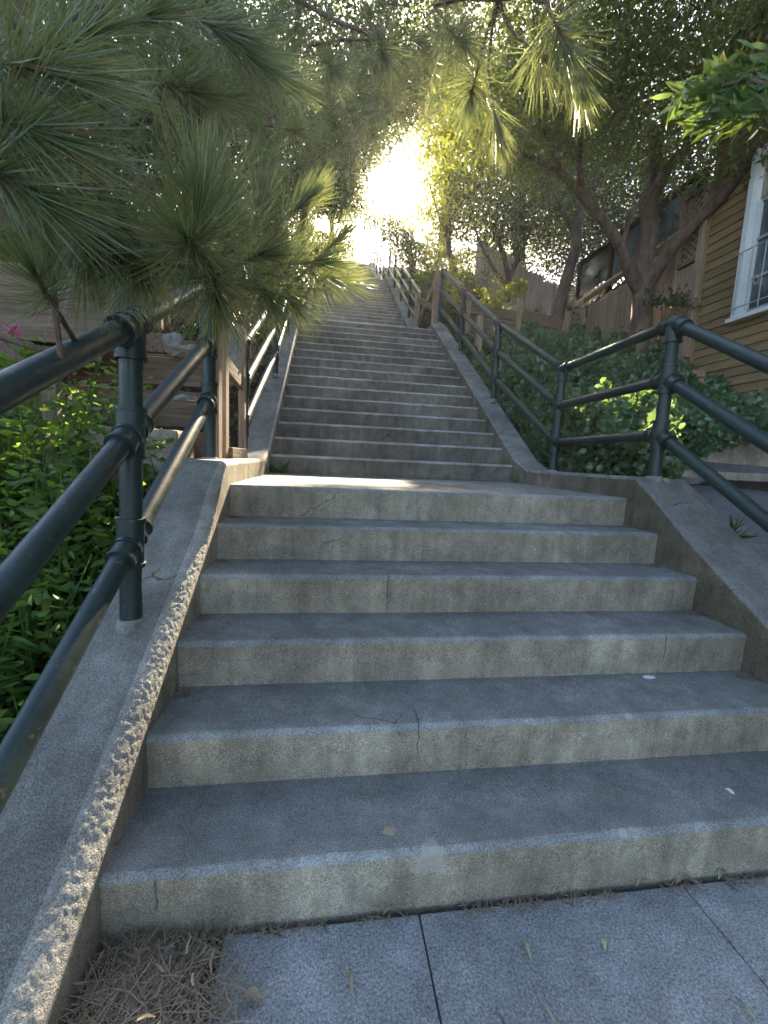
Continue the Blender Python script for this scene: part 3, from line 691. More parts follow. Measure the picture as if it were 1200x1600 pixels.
for sgn in (1, -1):
    for k in range(-8, 12):
        off = k*0.085; pts = []
        for i in range(41):
            y = ya_+(yb_-ya_)*i/40; z = za_+off+sgn*(y-ya_) if sgn > 0 else za_+off+(yb_-y)
            if za_ <= z <= zb_: pts.append((y, z))
        if len(pts) > 3:
            board(lb, (5.445+0.008*sgn, pts[0][0], pts[0][1]), (5.445+0.008*sgn, pts[-1][0], pts[-1][1]), 0.026, 0.008, bev=0)
lb.build('lattice', M['fence'], part)
# dark deck with glazing behind the fence
t = thing('deck', 'dark stained deck with glass panels behind the brown fence', 'deck', (5.7, 6.3, 2.7))
part_board('beam', (5.72, 7.2, 4.04), (5.72, 4.40, 4.16), 0.17, 0.1, M['dark_wood'], t)
part_board('beam', (5.70, 7.2, 4.28), (5.70, 4.40, 4.42), 0.05, 0.12, M['fence_grey'], t)
for y in (7.15, 6.2, 5.3, 4.45):
    part_board('post', (5.76, y, 2.6), (5.76, y, 5.05), 0.09, 0.08, M['dark_wood'], t)
for (a, b) in ((6.16, 5.34), (5.26, 4.5), (7.1, 6.25)):
    part_board('glass_panel', (5.76, a, 4.74), (5.76, b, 4.74), 0.55, 0.012, M['glass'], t, 0)
part_board('hand_rail', (5.76, 7.2, 5.07), (5.76, 4.40, 5.07), 0.05, 0.09, M['dark_wood'], t)
part_board('floor', (6.6, 7.2, 4.12), (6.6, 4.3, 4.12), 0.05, 1.6, M['dark_wood'], t)
# house
hx = 5.5; t = thing('house', 'ochre clapboard house with a tall white-framed window at the right edge', 'house', (hx, 3.98, 1.6))
wy0, wy1, wz0, wz1 = 2.42, 3.42, 2.89, 4.50       # window opening
V = []; F = []; row = 0.102
def clap(mb, y0, y1, z):
    v = [(hx, y0, z), (hx, y1, z), (hx-0.018, y1, z), (hx-0.018, y0, z), (hx-0.002, y0, z+row), (hx-0.002, y1, z+row)]
    mb.add(v, [(0, 1, 2, 3), (3, 2, 5, 4)])
mb = MB(); z = 1.55; k = 0
while z < 8.6:
    segs = [(-5.0, 3.96)]
    if wz0-row < z < wz1: segs = [(-5.0, wy0-0.06), (wy1+0.06, 3.96)]
    for (a, b_) in segs:
        y = a
        while y < b_-0.01:
            nx_ = min(b_, y+random.uniform(1.6, 3.2)); clap(mb, y, nx_-0.002, z+random.uniform(-0.002, 0.002)); y = nx_
    z += row
mb.build('siding', M['siding'], t)
mb = MB(); mb.box((8.6, -0.5, 1.0), (6.16, 8.9, 1.3)); mb.build('foundation', M['plaster'], t)
mb = MB(); mb.box((8.6, 3.9, 5.1), (6.0, 0.06, 7.0)); mb.box((hx+0.06, 3.0, 5.1), (0.05, 1.7, 0.0001)); mb.build('end_wall', M['siding'], t)
for (a, b_, c, e) in ((-5.0, wy0-0.02, 1.6, 8.6), (wy1+0.02, 3.9, 1.6, 8.6), (wy0-0.02, wy1+0.02, 1.6, wz0-0.02), (wy0-0.02, wy1+0.02, wz1+0.02, 8.6)):
    mb = MB(); mb.box((hx+0.05, (a+b_)/2, (c+e)/2), (0.08, b_-a-0.004, e-c-0.004)); mb.build('wall', M['siding'], t)
part_board('corner_board', (hx-0.012, 3.97, 1.6), (hx-0.012, 3.97, 8.6), 0.03, 0.05, M['siding'], t)
mb = MB(); mb.box((8.4, -0.5, 8.75), (7.4, 9.9, 0.14)); mb.build('roof', M['dark_wood'], t)
w = thing('window', None, None, (0, 0, 0)); w.parent = t
w.location = (-0.0, wy0-3.98, wz0-1.6)
def wb(name, a, b_, ww, tt, mat): return part_board(name, a, b_, ww, tt, M[mat], w, 0.003)
wb('frame', (hx-0.03, wy0, wz0), (hx-0.03, wy0, wz1+0.1), 0.06, 0.11, 'white')
wb('frame', (hx-0.03, wy1, wz0), (hx-0.03, wy1, wz1+0.1), 0.06, 0.11, 'white')
wb('frame', (hx-0.03, wy0+0.06, wz1+0.06), (hx-0.03, wy1-0.06, wz1+0.06), 0.10, 0.06, 'white')
wb('sill', (hx-0.05, wy0-0.06, wz0-0.02), (hx-0.05, wy1+0.06, wz0-0.02), 0.045, 0.12, 'white')
wb('panel', (hx+0.005, wy0+0.06, 4.28), (hx+0.005, wy1-0.06, 4.28), 0.36, 0.02, 'plaster')
for y in (wy0+0.07, wy1-0.07, (wy0+wy1)/2): wb('sash', (hx+0.0, y, wz0+0.03), (hx+0.0, y, 4.08), 0.035, 0.04, 'dark_wood' if y > 3 and False else 'white')
for z in (wz0+0.05, 3.28, 3.68, 4.07): wb('sash', (hx+0.004, wy0+0.08, z), (hx+0.004, wy1-0.08, z), 0.03, 0.03, 'grille')
wb('pane', (hx+0.016, wy0+0.06, 3.49), (hx+0.016, wy1-0.06, 3.49), 1.18, 0.008, 'glass')
gb = MB()
for z in (2.98, 3.56): gb.tube([(hx-0.11, wy0-0.02, z), (hx-0.11, wy1+0.02, z)], 0.007, 6)
for i in range(8):
    y = wy0+0.02+(wy1-wy0-0.04)*i/7; gb.tube([(hx-0.11, y, 2.92), (hx-0.11, y, 3.56)], 0.006, 6)
for i in range(3):
    y = wy0+0.2+i*0.28; gb.tube([(hx-0.115, y-0.03, 3.2), (hx-0.115, y, 3.25), (hx-0.115, y+0.03, 3.2), (hx-0.115, y, 3.15), (hx-0.115, y-0.03, 3.2)], 0.005, 6)
for y in (wy0, wy1):
    for z in (2.98, 3.56): gb.tube([(hx-0.11, y, z), (hx-0.02, y, z)], 0.007, 6)
gb.build('security_grille', M['grille'], w, True)
mb = MB(); mb.box((hx-0.09, 3.28, 5.36), (0.13, 0.10, 0.26), bev=0.02); o = mb.build('wall_lamp', M['grille']); tag(o, 'small grey lamp fixture high on the ochre house wall', 'lamp')
# low concrete wall beyond the side path
mb = MB()
for k in range(14): mb.box((3.62+0.42*k+0.21, 2.62, 1.36-0.02), (0.417, 0.16, 0.36), bev=0.008, jit=0.01)
for k in range(14): mb.box((3.52+0.42*k+0.21, 2.60, 1.06), (0.417, 0.20, 0.24), bev=0.008, jit=0.01)
tag(mb.build('concrete_wall', M['plaster']), 'low stained concrete wall under the ivy at the end of the side path', 'wall')
mb = MB()
for k in range(6): mb.box((5.2, 3.72+0.0*k, 1.93+0.075*k), (0.24, 0.3, 0.066), bev=0.004, jit=0.004)
tag(mb.build('brick_pier', M['brick']), 'short pier of pale bricks between the ivy and the brown fence', 'pier')
# ------------------------------------------------------------------ trees on the right
def A(px, py, y): return tuple(at(px, py, 1, y))
def blob(px, py, y, r, n, sq=0.7): c = at(px, py, 1, y); return (tuple(c), (r, r, r*sq), n)
g_ = 'broadleaf trees over the right bank'
broad_tree('broadleaf_tree', 'thick forked tree in front of the brown fence, branches reaching the house', 'tree',
    (((5.0, 4.4, 2.5), A(1002, 505, 4.4), A(1003, 450, 4.4), A(1014, 350, 4.5), A(1022, 270, 4.6), A(1018, 200, 4.8)), 0.145, 0.075),
    [([A(1002, 462, 4.4), A(978, 410, 4.35), A(950, 355, 4.3), A(912, 305, 4.3), A(880, 270, 4.3), A(840, 245, 4.2), A(790, 225, 4.0)], 0.08, 0.022),
     ([A(1004, 455, 4.4), A(1045, 395, 4.2), A(1092, 340, 4.0), A(1145, 285, 3.7), A(1180, 225, 3.4), A(1215, 150, 3.1)], 0.095, 0.03),
     ([A(1016, 330, 4.5), A(1045, 262, 4.3), A(1080, 225, 4.1), A(1115, 165, 3.7), A(1150, 120, 3.3)], 0.07, 0.025),
     ([A(970, 395, 4.33), A(985, 340, 4.2), A(1010, 300, 4.1), A(1030, 270, 4.0)], 0.035, 0.02),
     ([A(912, 305, 4.3), A(905, 250, 4.3), A(915, 190, 4.2), A(930, 120, 4.0)], 0.045, 0.02),
     ([A(880, 270, 4.3), A(850, 200, 4.1), A(800, 150, 3.8)], 0.03, 0.012)],
    [blob(880, 215, 4.2, 0.75, 70), blob(800, 200, 3.9, 0.7, 60), blob(960, 170, 4.1, 0.8, 75), blob(1050, 190, 4.2, 0.7, 60), blob(1130, 130, 3.6, 0.7, 60),
     blob(1010, 80, 3.9, 0.9, 90), blob(900, 90, 3.8, 0.9, 90), blob(1180, 40, 3.4, 0.8, 80), blob(1080, 20, 3.3, 0.9, 90), blob(960, 0, 3.4, 0.9, 80), blob(1190, 220, 3.3, 0.35, 18), blob(1090, 255, 3.9, 0.35, 16),
     blob(830, 120, 3.7, 0.7, 50), blob(1060, 370, 4.6, 0.3, 8)],
    (0.075, 0.026), M['leaf_mid'], M['bark'], per=26, crad=0.17, group=g_, twigs=160)
broad_tree('broadleaf_tree', 'slender tree leaning right behind the timber retaining wall', 'tree',
    ((A(866, 520, 6.3), A(880, 455, 6.3), A(897, 385, 6.3), A(905, 320, 6.4), A(908, 260, 6.5)), 0.12, 0.05),
    [([A(900, 370, 6.35), A(870, 310, 6.4), A(840, 270, 6.5)], 0.04, 0.015), ([A(905, 320, 6.4), A(935, 270, 6.5), A(960, 230, 6.6)], 0.04, 0.015)],
    [blob(860, 300, 6.6, 1.0, 90), blob(930, 280, 6.8, 1.0, 80), blob(820, 350, 7.2, 0.8, 50), blob(960, 350, 7.0, 0.7, 60), blob(880, 220, 6.5, 1.0, 70)],
    (0.06, 0.024), M['leaf_dark'], M['smooth_bark'], per=26, crad=0.22, group=g_, twigs=80)
broad_tree('broadleaf_tree', 'dark multi-stemmed tree above the grey picket fence', 'tree',
    ((A(792, 470, 8.6), A(796, 430, 8.6), A(780, 380, 8.6), A(775, 330, 8.7)), 0.08, 0.04),
    [([A(796, 440, 8.6), A(815, 390, 8.6), A(840, 340, 8.7)], 0.06, 0.03), ([A(793, 450, 8.6), A(760, 400, 8.6), A(740, 350, 8.6)], 0.05, 0.02)],
    [blob(780, 370, 8.7, 1.2, 90), blob(830, 330, 9.0, 1.3, 100), blob(740, 340, 8.9, 0.9, 60), blob(790, 290, 9.0, 1.2, 90), blob(870, 370, 9.3, 1.1, 70), blob(760, 420, 11, 1.2, 90), blob(830, 420, 11, 1.2, 90), blob(890, 420, 10, 1.0, 80), blob(930, 400, 9, 1.0, 80), blob(720, 400, 12, 1.0, 70), blob(860, 390, 12, 1.6, 90)],
    (0.07, 0.03), M['leaf_dark'], M['bark'], per=26, crad=0.3, group=g_, twigs=60)
broad_tree('broadleaf_tree', 'golden-green backlit tree just right of the low sun', 'tree',
    ((A(712, 470, 9.6), A(706, 420, 9.6), A(700, 350, 9.6), A(712, 280, 9.6)), 0.09, 0.04),
    [([A(703, 380, 9.6), A(680, 320, 9.6), A(668, 270, 9.6)], 0.035, 0.012), ([A(700, 350, 9.6), A(740, 290, 9.6), A(760, 230, 9.5)], 0.035, 0.012)],
    [blob(705, 225, 9.5, 0.8, 100), blob(700, 300, 9.6, 0.7, 90), blob(720, 355, 9.6, 0.8, 80), blob(750, 270, 9.5, 0.9, 100), blob(745, 190, 9.3, 0.8, 50), blob(700, 400, 9.7, 0.45, 18), blob(720, 150, 9.3, 0.9, 50), blob(668, 345, 9.9, 0.35, 12)],
    (0.085, 0.036), M['leaf_gold'], M['bark'], per=24, crad=0.22, group=g_, gaps=True, twigs=90)
broad_tree('broadleaf_tree', 'distant dark tree filling the slope behind the ochre house', 'tree',
    ((A(1000, 420, 9.5), A(1005, 350, 9.5), A(1010, 250, 9.5)), 0.2, 0.1), [],
    [blob(960, 330, 9.5, 1.8, 120), blob(1060, 280, 9.5, 1.8, 120), blob(940, 210, 9.5, 1.9, 120), blob(1060, 180, 9.5, 2.0, 120), blob(1120, 260, 9.5, 1.6, 80), blob(1160, 60, 9.5, 2.2, 100), blob(1000, 60, 9.5, 2.2, 110), blob(960, 420, 9.0, 1.1, 70), blob(1000, 380, 10, 1.6, 120), blob(1060, 350, 11, 1.6, 120), blob(980, 280, 11, 1.8, 130), blob(1050, 60, 10, 2.2, 130)],
    (0.11, 0.045), M['leaf_dark'], M['bark'], per=26, crad=0.42, group=g_, gaps=True)
broad_tree('broadleaf_tree', 'tall tree far behind, its crown above the golden tree', 'tree',
    ((A(810, 440, 14), A(812, 330, 14), A(815, 150, 14)), 0.25, 0.12), [],
    [blob(800, 250, 14, 2.4, 120), blob(860, 160, 14, 2.6, 120), blob(770, 130, 14, 2.2, 110), blob(830, 30, 14, 3.0, 150), blob(880, 280, 14, 2.2, 100), blob(800, 360, 14, 1.6, 90), blob(880, 200, 15, 2.4, 150), blob(820, 300, 16, 2.2, 150), blob(900, 330, 15, 2.0, 140), blob(770, 220, 16, 1.8, 120), blob(930, 250, 14, 2.0, 130), blob(760, 400, 16, 1.5, 110), blob(840, 100, 15, 2.4, 130)],
    (0.15, 0.06), M['leaf_mid'], M['bark'], per=24, crad=0.55, group=g_, gaps=True)
# trees on the left, beyond the pine, and at the top
g2 = 'trees beyond the left bank'
broad_tree('broadleaf_tree', 'small-leaved tree with sky showing through just left of the sun', 'tree',
    ((A(528, 430, 13), A(520, 370, 13), A(515, 300, 13), A(520, 230, 13)), 0.09, 0.04),
    [([A(518, 330, 13), A(545, 290, 13), A(570, 250, 13)], 0.04, 0.015), ([A(520, 350, 13), A(548, 345, 13), A(580, 350, 12.6)], 0.03, 0.01)],
    [blob(520, 290, 13, 1.0, 110), blob(548, 335, 13, 0.55, 50), blob(510, 360, 13.3, 0.6, 50), blob(555, 260, 13, 0.6, 50), blob(560, 365, 13.5, 0.4, 12), blob(490, 240, 13, 1.2, 130), blob(575, 225, 13, 0.6, 26), blob(535, 190, 13, 1.3, 90), blob(600, 345, 13, 0.35, 10), blob(500, 345, 15, 0.9, 110), blob(530, 320, 16, 0.8, 90), blob(495, 385, 17, 0.7, 70), blob(560, 330, 18, 0.7, 50)],
    (0.085, 0.034), M['leaf_mid'], M['bark'], per=22, crad=0.24, group=g2, twigs=70)
broad_tree('broadleaf_tree', 'dark broad tree deep behind the pine on the left', 'tree',
    (((-4.5, 8, 3.5), (-4.4, 8, 6), (-4.2, 8, 9)), 0.25, 0.12), [],
    [blob(60, 320, 8, 1.6, 190), blob(200, 300, 8.5, 1.8, 210), blob(320, 260, 9, 1.8, 210), blob(60, 180, 8, 2.2, 230), blob(220, 130, 8.5, 2.4, 250), blob(420, 230, 10, 1.8, 200), blob(120, 30, 8.5, 2.4, 210), blob(320, 40, 9, 2.4, 210), blob(430, 60, 11, 2.4, 200)],
    (0.13, 0.05), M['leaf_dark'], M['bark'], per=26, crad=0.5, group=g2, gaps=True)
broad_tree('broadleaf_tree', 'tall dark tree up the hill, left of the distant flights', 'tree',
    ((A(440, 420, 14), A(430, 300, 14), A(440, 150, 14)), 0.25, 0.12), [],
    [blob(440, 330, 14, 1.6, 80), blob(400, 280, 14, 2.2, 110), blob(450, 180, 14, 2.4, 130), blob(500, 90, 14, 2.6, 140), blob(400, 90, 14, 2.6, 120), blob(430, 380, 14, 1.2, 60), blob(590, 60, 14, 2.4, 120), blob(330, 360, 13, 1.6, 80), blob(500, 330, 15, 1.3, 90), blob(530, 250, 15, 1.2, 90), blob(480, 390, 15, 1.1, 130), blob(450, 350, 13, 1.2, 130), blob(515, 380, 16, 0.7, 60), blob(500, 300, 16, 1.1, 100), blob(430, 410, 12, 0.9, 90), blob(560, 190, 15, 1.3, 100), blob(480, 250, 14.5, 1.6, 90)],
    (0.14, 0.055), M['leaf_dark'], M['bark'], per=26, crad=0.5, group=g2, gaps=True)
broad_tree('broadleaf_tree', 'tall tree whose dark crown hangs over the top middle of the view', 'tree',
    ((A(690, 400, 18), A(700, 250, 18), A(690, 80, 18)), 0.25, 0.12), [],
    [blob(640, 100, 17, 2.3, 110), blob(700, 40, 17, 2.8, 130), blob(600, 20, 16, 2.8, 130), blob(695, 150, 18, 1.8, 130), blob(600, 130, 17, 1.7, 150), blob(650, 60, 17, 2.2, 140), blob(700, 240, 17, 1.3, 110), blob(715, 320, 17, 1.3, 100), blob(590, 180, 18, 1.1, 140), blob(540, 200, 18, 1.2, 140), blob(660, 160, 18, 1.2, 120), blob(545, 260, 18, 0.9, 90), blob(690, 400, 17, 1.1, 80), blob(560, 130, 17, 1.8, 80), blob(760, 90, 18, 2.6, 100)],
    (0.16, 0.06), M['leaf_mid'], M['bark'], per=24, crad=0.55, group=g2, gaps=True)
broad_tree('broadleaf_tree', 'dark drooping tree on the right of the topmost flight, just under the sun', 'tree',
    ((A(645, 425, 18), A(640, 390, 18), A(632, 360, 18)), 0.15, 0.07), [],
    [blob(625, 378, 18, 0.85, 90), blob(602, 352, 18.3, 0.8, 70), blob(645, 395, 18, 0.8, 80), blob(655, 358, 18, 0.8, 70), blob(675, 385, 18, 0.9, 80)],
    (0.12, 0.04), M['leaf_dark'], M['bark'], per=26, crad=0.3, group=g2, gaps=True, down=1.5)
# ------------------------------------------------------------------ shrubs
def shrub(label, c, r, n, leaf, mat, name='shrub', group='shrubs on the banks', per=20, crad=0.1):
    P = blob_points([(c, r, n)], per, crad, 0.3); P = P[keep_mask(P, True)]
    sc = 0.7+0.6*rng.random(len(P))
    t = thing(name, label, 'shrub', (c[0], c[1], c[2]-r[2]), group)
    leaf_mesh('foliage', P, rand_dirs(len(P), -0.3), leaf[0]*sc, leaf[1]*sc, M[mat], t)
    mb = MB()
    for i in range(7):
        a = rng.normal(size=3)*0.6; q = (c[0]+a[0]*r[0], c[1]+a[1]*r[1], c[2]+r[2]*0.5)
        mb.tube([(c[0]+a[0]*0.05, c[1], c[2]-r[2]), ((c[0]+q[0])/2, (c[1]+q[1])/2, c[2]-r[2]*0.3), q], [0.012, 0.009, 0.004], 5)
    mb.build('stems', M['bark'], t)
    return t
def shrubp(label, px, py, y, r, n, leaf, mat, **k): c = at(px, py, 1, y); return shrub(label, tuple(c), r, n, leaf, mat, **k)
shrubp('bright lime-green shrub above the timber retaining wall', 790, 465, 7.0, (0.65, 0.5, 0.34), 200, (0.06, 0.035), 'leaf_gold')
shrubp('sunlit leafy shrub behind the right railing at the second landing', 735, 440, 7.6, (0.6, 0.6, 0.5), 130, (0.06, 0.03), 'leaf_gold')
shrubp('mixed green shrub at the right of the third flight', 668, 440, 10.5, (0.7, 0.9, 0.7), 70, (0.07, 0.03), 'leaf_mid')
shrubp('dark glossy shrub at the foot of the thick forked tree', 1035, 505, 4.25, (0.32, 0.25, 0.33), 130, (0.07, 0.03), 'leaf_dark')
shrubp('grey-green shrub in front of the grey picket fence', 840, 490, 6.7, (0.3, 0.3, 0.22), 30, (0.04, 0.02), 'leaf_mid')
shrubp('purple-leaved shrub on the upper left bank', 85, 350, 3.2, (0.45, 0.3, 0.25), 60, (0.07, 0.02), 'purple')
shrubp('green shrub at the left edge above the big timber wall', 15, 385, 2.6, (0.3, 0.3, 0.14), 30, (0.06, 0.035), 'leaf_mid')
shrubp('low silvery shrub on top of the dark grey timber wall', 215, 438, 3.1, (0.6, 0.25, 0.13), 60, (0.035, 0.016), 'leaf_mid')
shrubp('yellow-green shrub beside the top rail on the left bank', 262, 470, 3.2, (0.24, 0.2, 0.24), 40, (0.04, 0.02), 'leaf_gold')
shrubp('leafy shrub behind the wooden frame on the left', 360, 480, 4.2, (0.4, 0.5, 0.4), 60, (0.05, 0.025), 'leaf_mid')
shrubp('dark shrub between the pine tufts on the left bank', 150, 420, 3.6, (0.9, 0.5, 0.3), 70, (0.05, 0.025), 'leaf_dark')
shrubp('shrub along the left curb near the second landing', 430, 450, 7.0, (0.35, 1.2, 0.5), 80, (0.05, 0.025), 'leaf_gold')
shrubp('brown-green hedge at the left of the topmost landing', 528, 390, 24.4, (1.5, 0.7, 0.6), 130, (0.10, 0.045), 'leaf_mid')
shrubp('pale plumed grass clump in the ivy near the right railing', 762, 515, 4.7, (0.10, 0.10, 0.14), 14, (0.03, 0.02), 'dry_leaf', per=12, crad=0.03)
# ------------------------------------------------------------------ ivy bank
def surf_leaves(name, n, xr, yr, f, th, leaf, mat, keepf=None, six=True, up=0.6):
    x = rng.uniform(*xr, n); y = rng.uniform(*yr, n); z = f(x, y)
    bump = np.array([noise.noise(Vector((a*2.2, b*2.2, 4))) + 0.6*noise.noise(Vector((a*6, b*6, 9))) for a, b in zip(x, y)])
    z = z + th*(0.35+0.65*rng.random(n)**0.5) + bump*th*1.15
    if name == 'ivy':
        g0 = T(np.maximum(x, 3.1), y); lo_ = (y < 2.62) | (x < 3.4); g0 = np.where((x < 3.4) & (y > 2.6), S(y)-0.12, g0); z = np.where(lo_, g0+(z-g0)*rng.random(n)**0.55, z)
    P = np.stack([x, y, z], -1)
    if name == 'ivy':
        m_ = 9000; xd = rng.uniform(3.3, 5.4, m_); zd = 1.66-rng.random(m_)*(0.52+0.12*np.sin(xd*7))*(1-0.75*sm(3.9, 4.8, xd)); P = np.concatenate([P, np.stack([xd, 2.44+rng.normal(size=m_)*0.04-0.1*(1.6-zd), zd], -1), np.stack([rng.uniform(3.09, 3.75, 4500), rng.uniform(2.25, 2.62, 4500), rng.uniform(0.98, 1.55, 4500)], -1), np.stack([rng.uniform(3.03, 3.2, 2500), rng.uniform(2.6, 3.6, 2500), np.zeros(2500)], -1)+np.array([[0, 0, 1.0]])*(0.95+rng.random((2500, 1))*0.45)*np.array([[0, 0, 1.0]])])
        P[-2500:, 2] += np.clip(S(P[-2500:, 1])-Z1, 0, 1)
    if keepf is not None: P = P[keepf(P)]
    k = len(P); D = rng.normal(size=(k, 3)); D[:, 1] -= 0.5; D[:, 2] -= 0.1
    sc = 0.65+0.7*rng.random(k)
    return leaf_mesh(name, P, D, leaf[0]*sc, leaf[1]*sc, mat, None, 0.3, six)
def ivyz(x, y):
    base = T(np.maximum(x, 3.1), np.maximum(y, 2.7))
    low = 0.93+(y-1.3)*0.52
    w = sm(2.9, 2.4, y)
    return base*(1-w)+low*w
ivk = lambda P: ((P[:, 0] < 3.14+0.75*np.clip(P[:, 1]-1.4, -0.1, 1)) | (P[:, 1] > 2.3)) & (P[:, 0] > 3.0) & (P[:, 2] > np.where((P[:, 1] < 2.7) & (P[:, 0] > 3.8), 1.24+0.25*sm(3.9, 4.8, P[:, 0]), 0)) & ~((P[:, 0] < 3.08) & (P[:, 1] < 2.9))
o = surf_leaves('ivy', 60000, (3.0, 5.6), (1.3, 6.1), ivyz, 0.26, (0.054, 0.052), M['ivy'], ivk)
tag(o, 'dense glossy ivy ground cover over the right bank', 'ivy', kind='stuff')
o = surf_leaves('ground_cover', 26000, (3.0, 8.0), (6.1, 18), lambda x, y: T(x, y), 0.3, (0.08, 0.05), M['leaf_dark'], lambda P: (P[:, 0] > 3.05), False)
tag(o, 'mixed leafy ground cover up the right hillside', 'ground cover', kind='stuff')
o = surf_leaves('ground_cover', 26000, (-7.0, 0.2), (2.6, 20), lambda x, y: T(x, y), 0.28, (0.07, 0.04), M['leaf_mid'], lambda P: (P[:, 0] < 0.2), False)
tag(o, 'mixed leafy ground cover up the left hillside', 'ground cover', kind='stuff')
# draping strands over the wall
# ------------------------------------------------------------------ left weeds
Pw = []; Dw = []; mb = MB()
for i in range(330):
    x = rng.uniform(-1.15, 0.14); y = rng.uniform(0.15, 1.95); z0 = float(T(x, y)); hh = rng.uniform(0.35, 1.0)*(1.0 if y > 0.6 else 0.6)
    if x > -0.02: hh = min(hh, 0.5)
    lx, ly = rng.normal(size=2)*0.12
    top = (x+lx, y+ly, z0+hh)
    if top[0] > 0.17: continue
    if i % 2 == 0: mb.tube([(x, y, z0), (x+lx*0.4, y+ly*0.4, z0+hh*0.6), top], [0.004, 0.003, 0.002], 4, cap=False)
    for j in range(28):
        s = rng.uniform(0.15, 1); Pw.append((x+lx*s*s+rng.normal()*0.05, y+ly*s*s+rng.normal()*0.05, z0+hh*s)); a = rng.uniform(0, 6.28); Dw.append((math.cos(a), math.sin(a), rng.uniform(-0.5, 0.5)))
Pw = np.array(Pw); Dw = np.array(Dw); kk = (Pw[:, 0] < 0.18); Pw = Pw[kk]; Dw = Dw[kk]; sc = 0.55+0.9*rng.random(len(Pw))
o = leaf_mesh('undergrowth', Pw, Dw, 0.052*sc, 0.021*sc, M['weed'], None, 0.35, True); tag(o, 'bright green weeds crowding the bank left of the cheek wall', 'weeds', kind='stuff')
o = mb.build('weed_stems', M['weed']); tag(o, 'thin green stems among the weeds on the left bank', 'weeds', kind='stuff')
# grass blades
P = np.stack([rng.uniform(-0.7, 0.17, 900), rng.uniform(0.2, 1.5, 900), np.zeros(900)], -1); P[:, 2] = T(P[:, 0], P[:, 1])+0.05
D = rng.normal(size=(900, 3))*0.5; D[:, 2] = 1; o = leaf_mesh('grass', P, D, rng.uniform(0.1, 0.32, 900), 0.007, M['weed'], None, 0.9, True); tag(o, 'arching grass blades among the left bank weeds', 'grass', kind='stuff')
def round_plant(label, px, py, x, n, rad, spread):
    c = at(px, py, 0, x); t = thing('nasturtium', label, 'plant', tuple(c), 'round-leaved plants on the left bank')
    for i in range(n):
        q = c+rng.normal(size=3)*np.array([spread, spread, spread*0.6]); q[0] = min(q[0], 0.13)
        R = rad*rng.uniform(0.6, 1.1); V = [tuple(q)]; tl = rng.normal(size=2)*0.35+np.array([0.0, -0.55])
        for k in range(22):
            a = 2*math.pi*k/22; rr = R*(1+0.07*math.cos(5*a)); vx, vy = rr*math.cos(a), rr*math.sin(a)
            V.append((q[0]+vx, q[1]+vy, q[2]+tl[0]*vx*0.6+tl[1]*vy+0.006+0.1*R*math.sin(3*a)))
        mesh_obj('leaf', V, [(0, k+1, (k+1) % 22+1) for k in range(22)], M['round_leaf'], t, True)
    mb = MB(); mb.tube([tuple(c+np.array([0, 0, -0.25])), tuple(c+np.array([0.01, 0, -0.1])), tuple(c)], [0.004, 0.004, 0.003], 5); mb.build('stem', M['weed'], t, True)
round_plant('nasturtium with big round leaves low at the left edge, upper clump', 45, 1010, -0.02, 7, 0.045, 0.045)
round_plant('nasturtium with big round leaves at the left edge under the lowest rail', 20, 1075, 0.0, 5, 0.042, 0.035)
# pink flowered stem
c = at(20, 520, 1, 1.15); t = thing('flowering_plant', 'tall green stem with a pink flower head at the left edge', 'plant', (c[0], c[1], c[2]-0.6))
mb = MB(); mb.tube([(c[0]+0.02, c[1], c[2]-0.6), (c[0]+0.01, c[1], c[2]-0.3), tuple(c)], [0.005, 0.004, 0.003], 6); mb.build('stem', M['weed'], t, True)
zz = rng.uniform(0.05, 0.55, 46); P = np.stack([c[0]+0.01+0*zz, c[1]+0*zz, c[2]-zz], -1); a = rng.uniform(0, 6.28, 46)
leaf_mesh('foliage', P, np.stack([np.cos(a), np.sin(a), 0.5+0*a], -1), 0.10, 0.024, M['weed'], t, 0.8, True)
P = c+rng.normal(size=(60, 3))*0.012; leaf_mesh('flower', P, rand_dirs(60, -0.6), 0.02, 0.011, M['pink'], t, 0.3, True)
# ------------------------------------------------------------------ pine
def needles(n, Lm, stem=0.14, spread=(12, 75), wid=0.0028, droop=0.25):
    """unit tuft along +Z: returns V (n*6,3), F (n*2,4)"""
    s = rng.random(n)**0.8; base = np.stack([rng.normal(size=n)*0.004, rng.normal(size=n)*0.004, s*stem], -1)
    th = np.radians(spread[0]+(spread[1]-spread[0])*(1-s)**0.9+rng.normal(size=n)*7); ph = rng.uniform(0, 2*np.pi, n)
    D = np.stack([np.sin(th)*np.cos(ph), np.sin(th)*np.sin(ph), np.cos(th)], -1)
    L = Lm*rng.uniform(0.7, 1.08, n)[:, None]
    X = np.cross(D, rng.normal(size=(n, 3))); X /= np.linalg.norm(X, axis=1)[:, None]
    out = np.cross(X, D)
    w = wid*0.5
    pts = []
    for t_, ww in ((0, 0.9), (0.5, 1.0), (1.0, 0.25)):
        c = base+D*L*t_+out*L*droop*0.25*t_*t_
        pts += [c-X*w*ww, c+X*w*ww]
    V = np.stack(pts, 1).reshape(-1, 3); b = np.arange(n)[:, None]*6
    Fc = np.stack([b+np.array([[0, 1, 3, 2]]), b+np.array([[2, 3, 5, 4]])], 1).reshape(-1, 4)
    return V, Fc
base_p = (-2.3, 4.2, 2.0)
pine = thing('pine_tree', 'long-needled pine overhanging the stairs from the upper left', 'tree', base_p)
mb = MB(); limb(mb, [(-2.3, 4.2, 1.4), (-2.25, 4.2, 3.2), (-2.05, 4.0, 5.2), (-1.8, 3.8, 7.5), (-1.6, 3.7, 10)], 0.2, 0.08, 16); mb.build('trunk', M['bark'], pine, True)
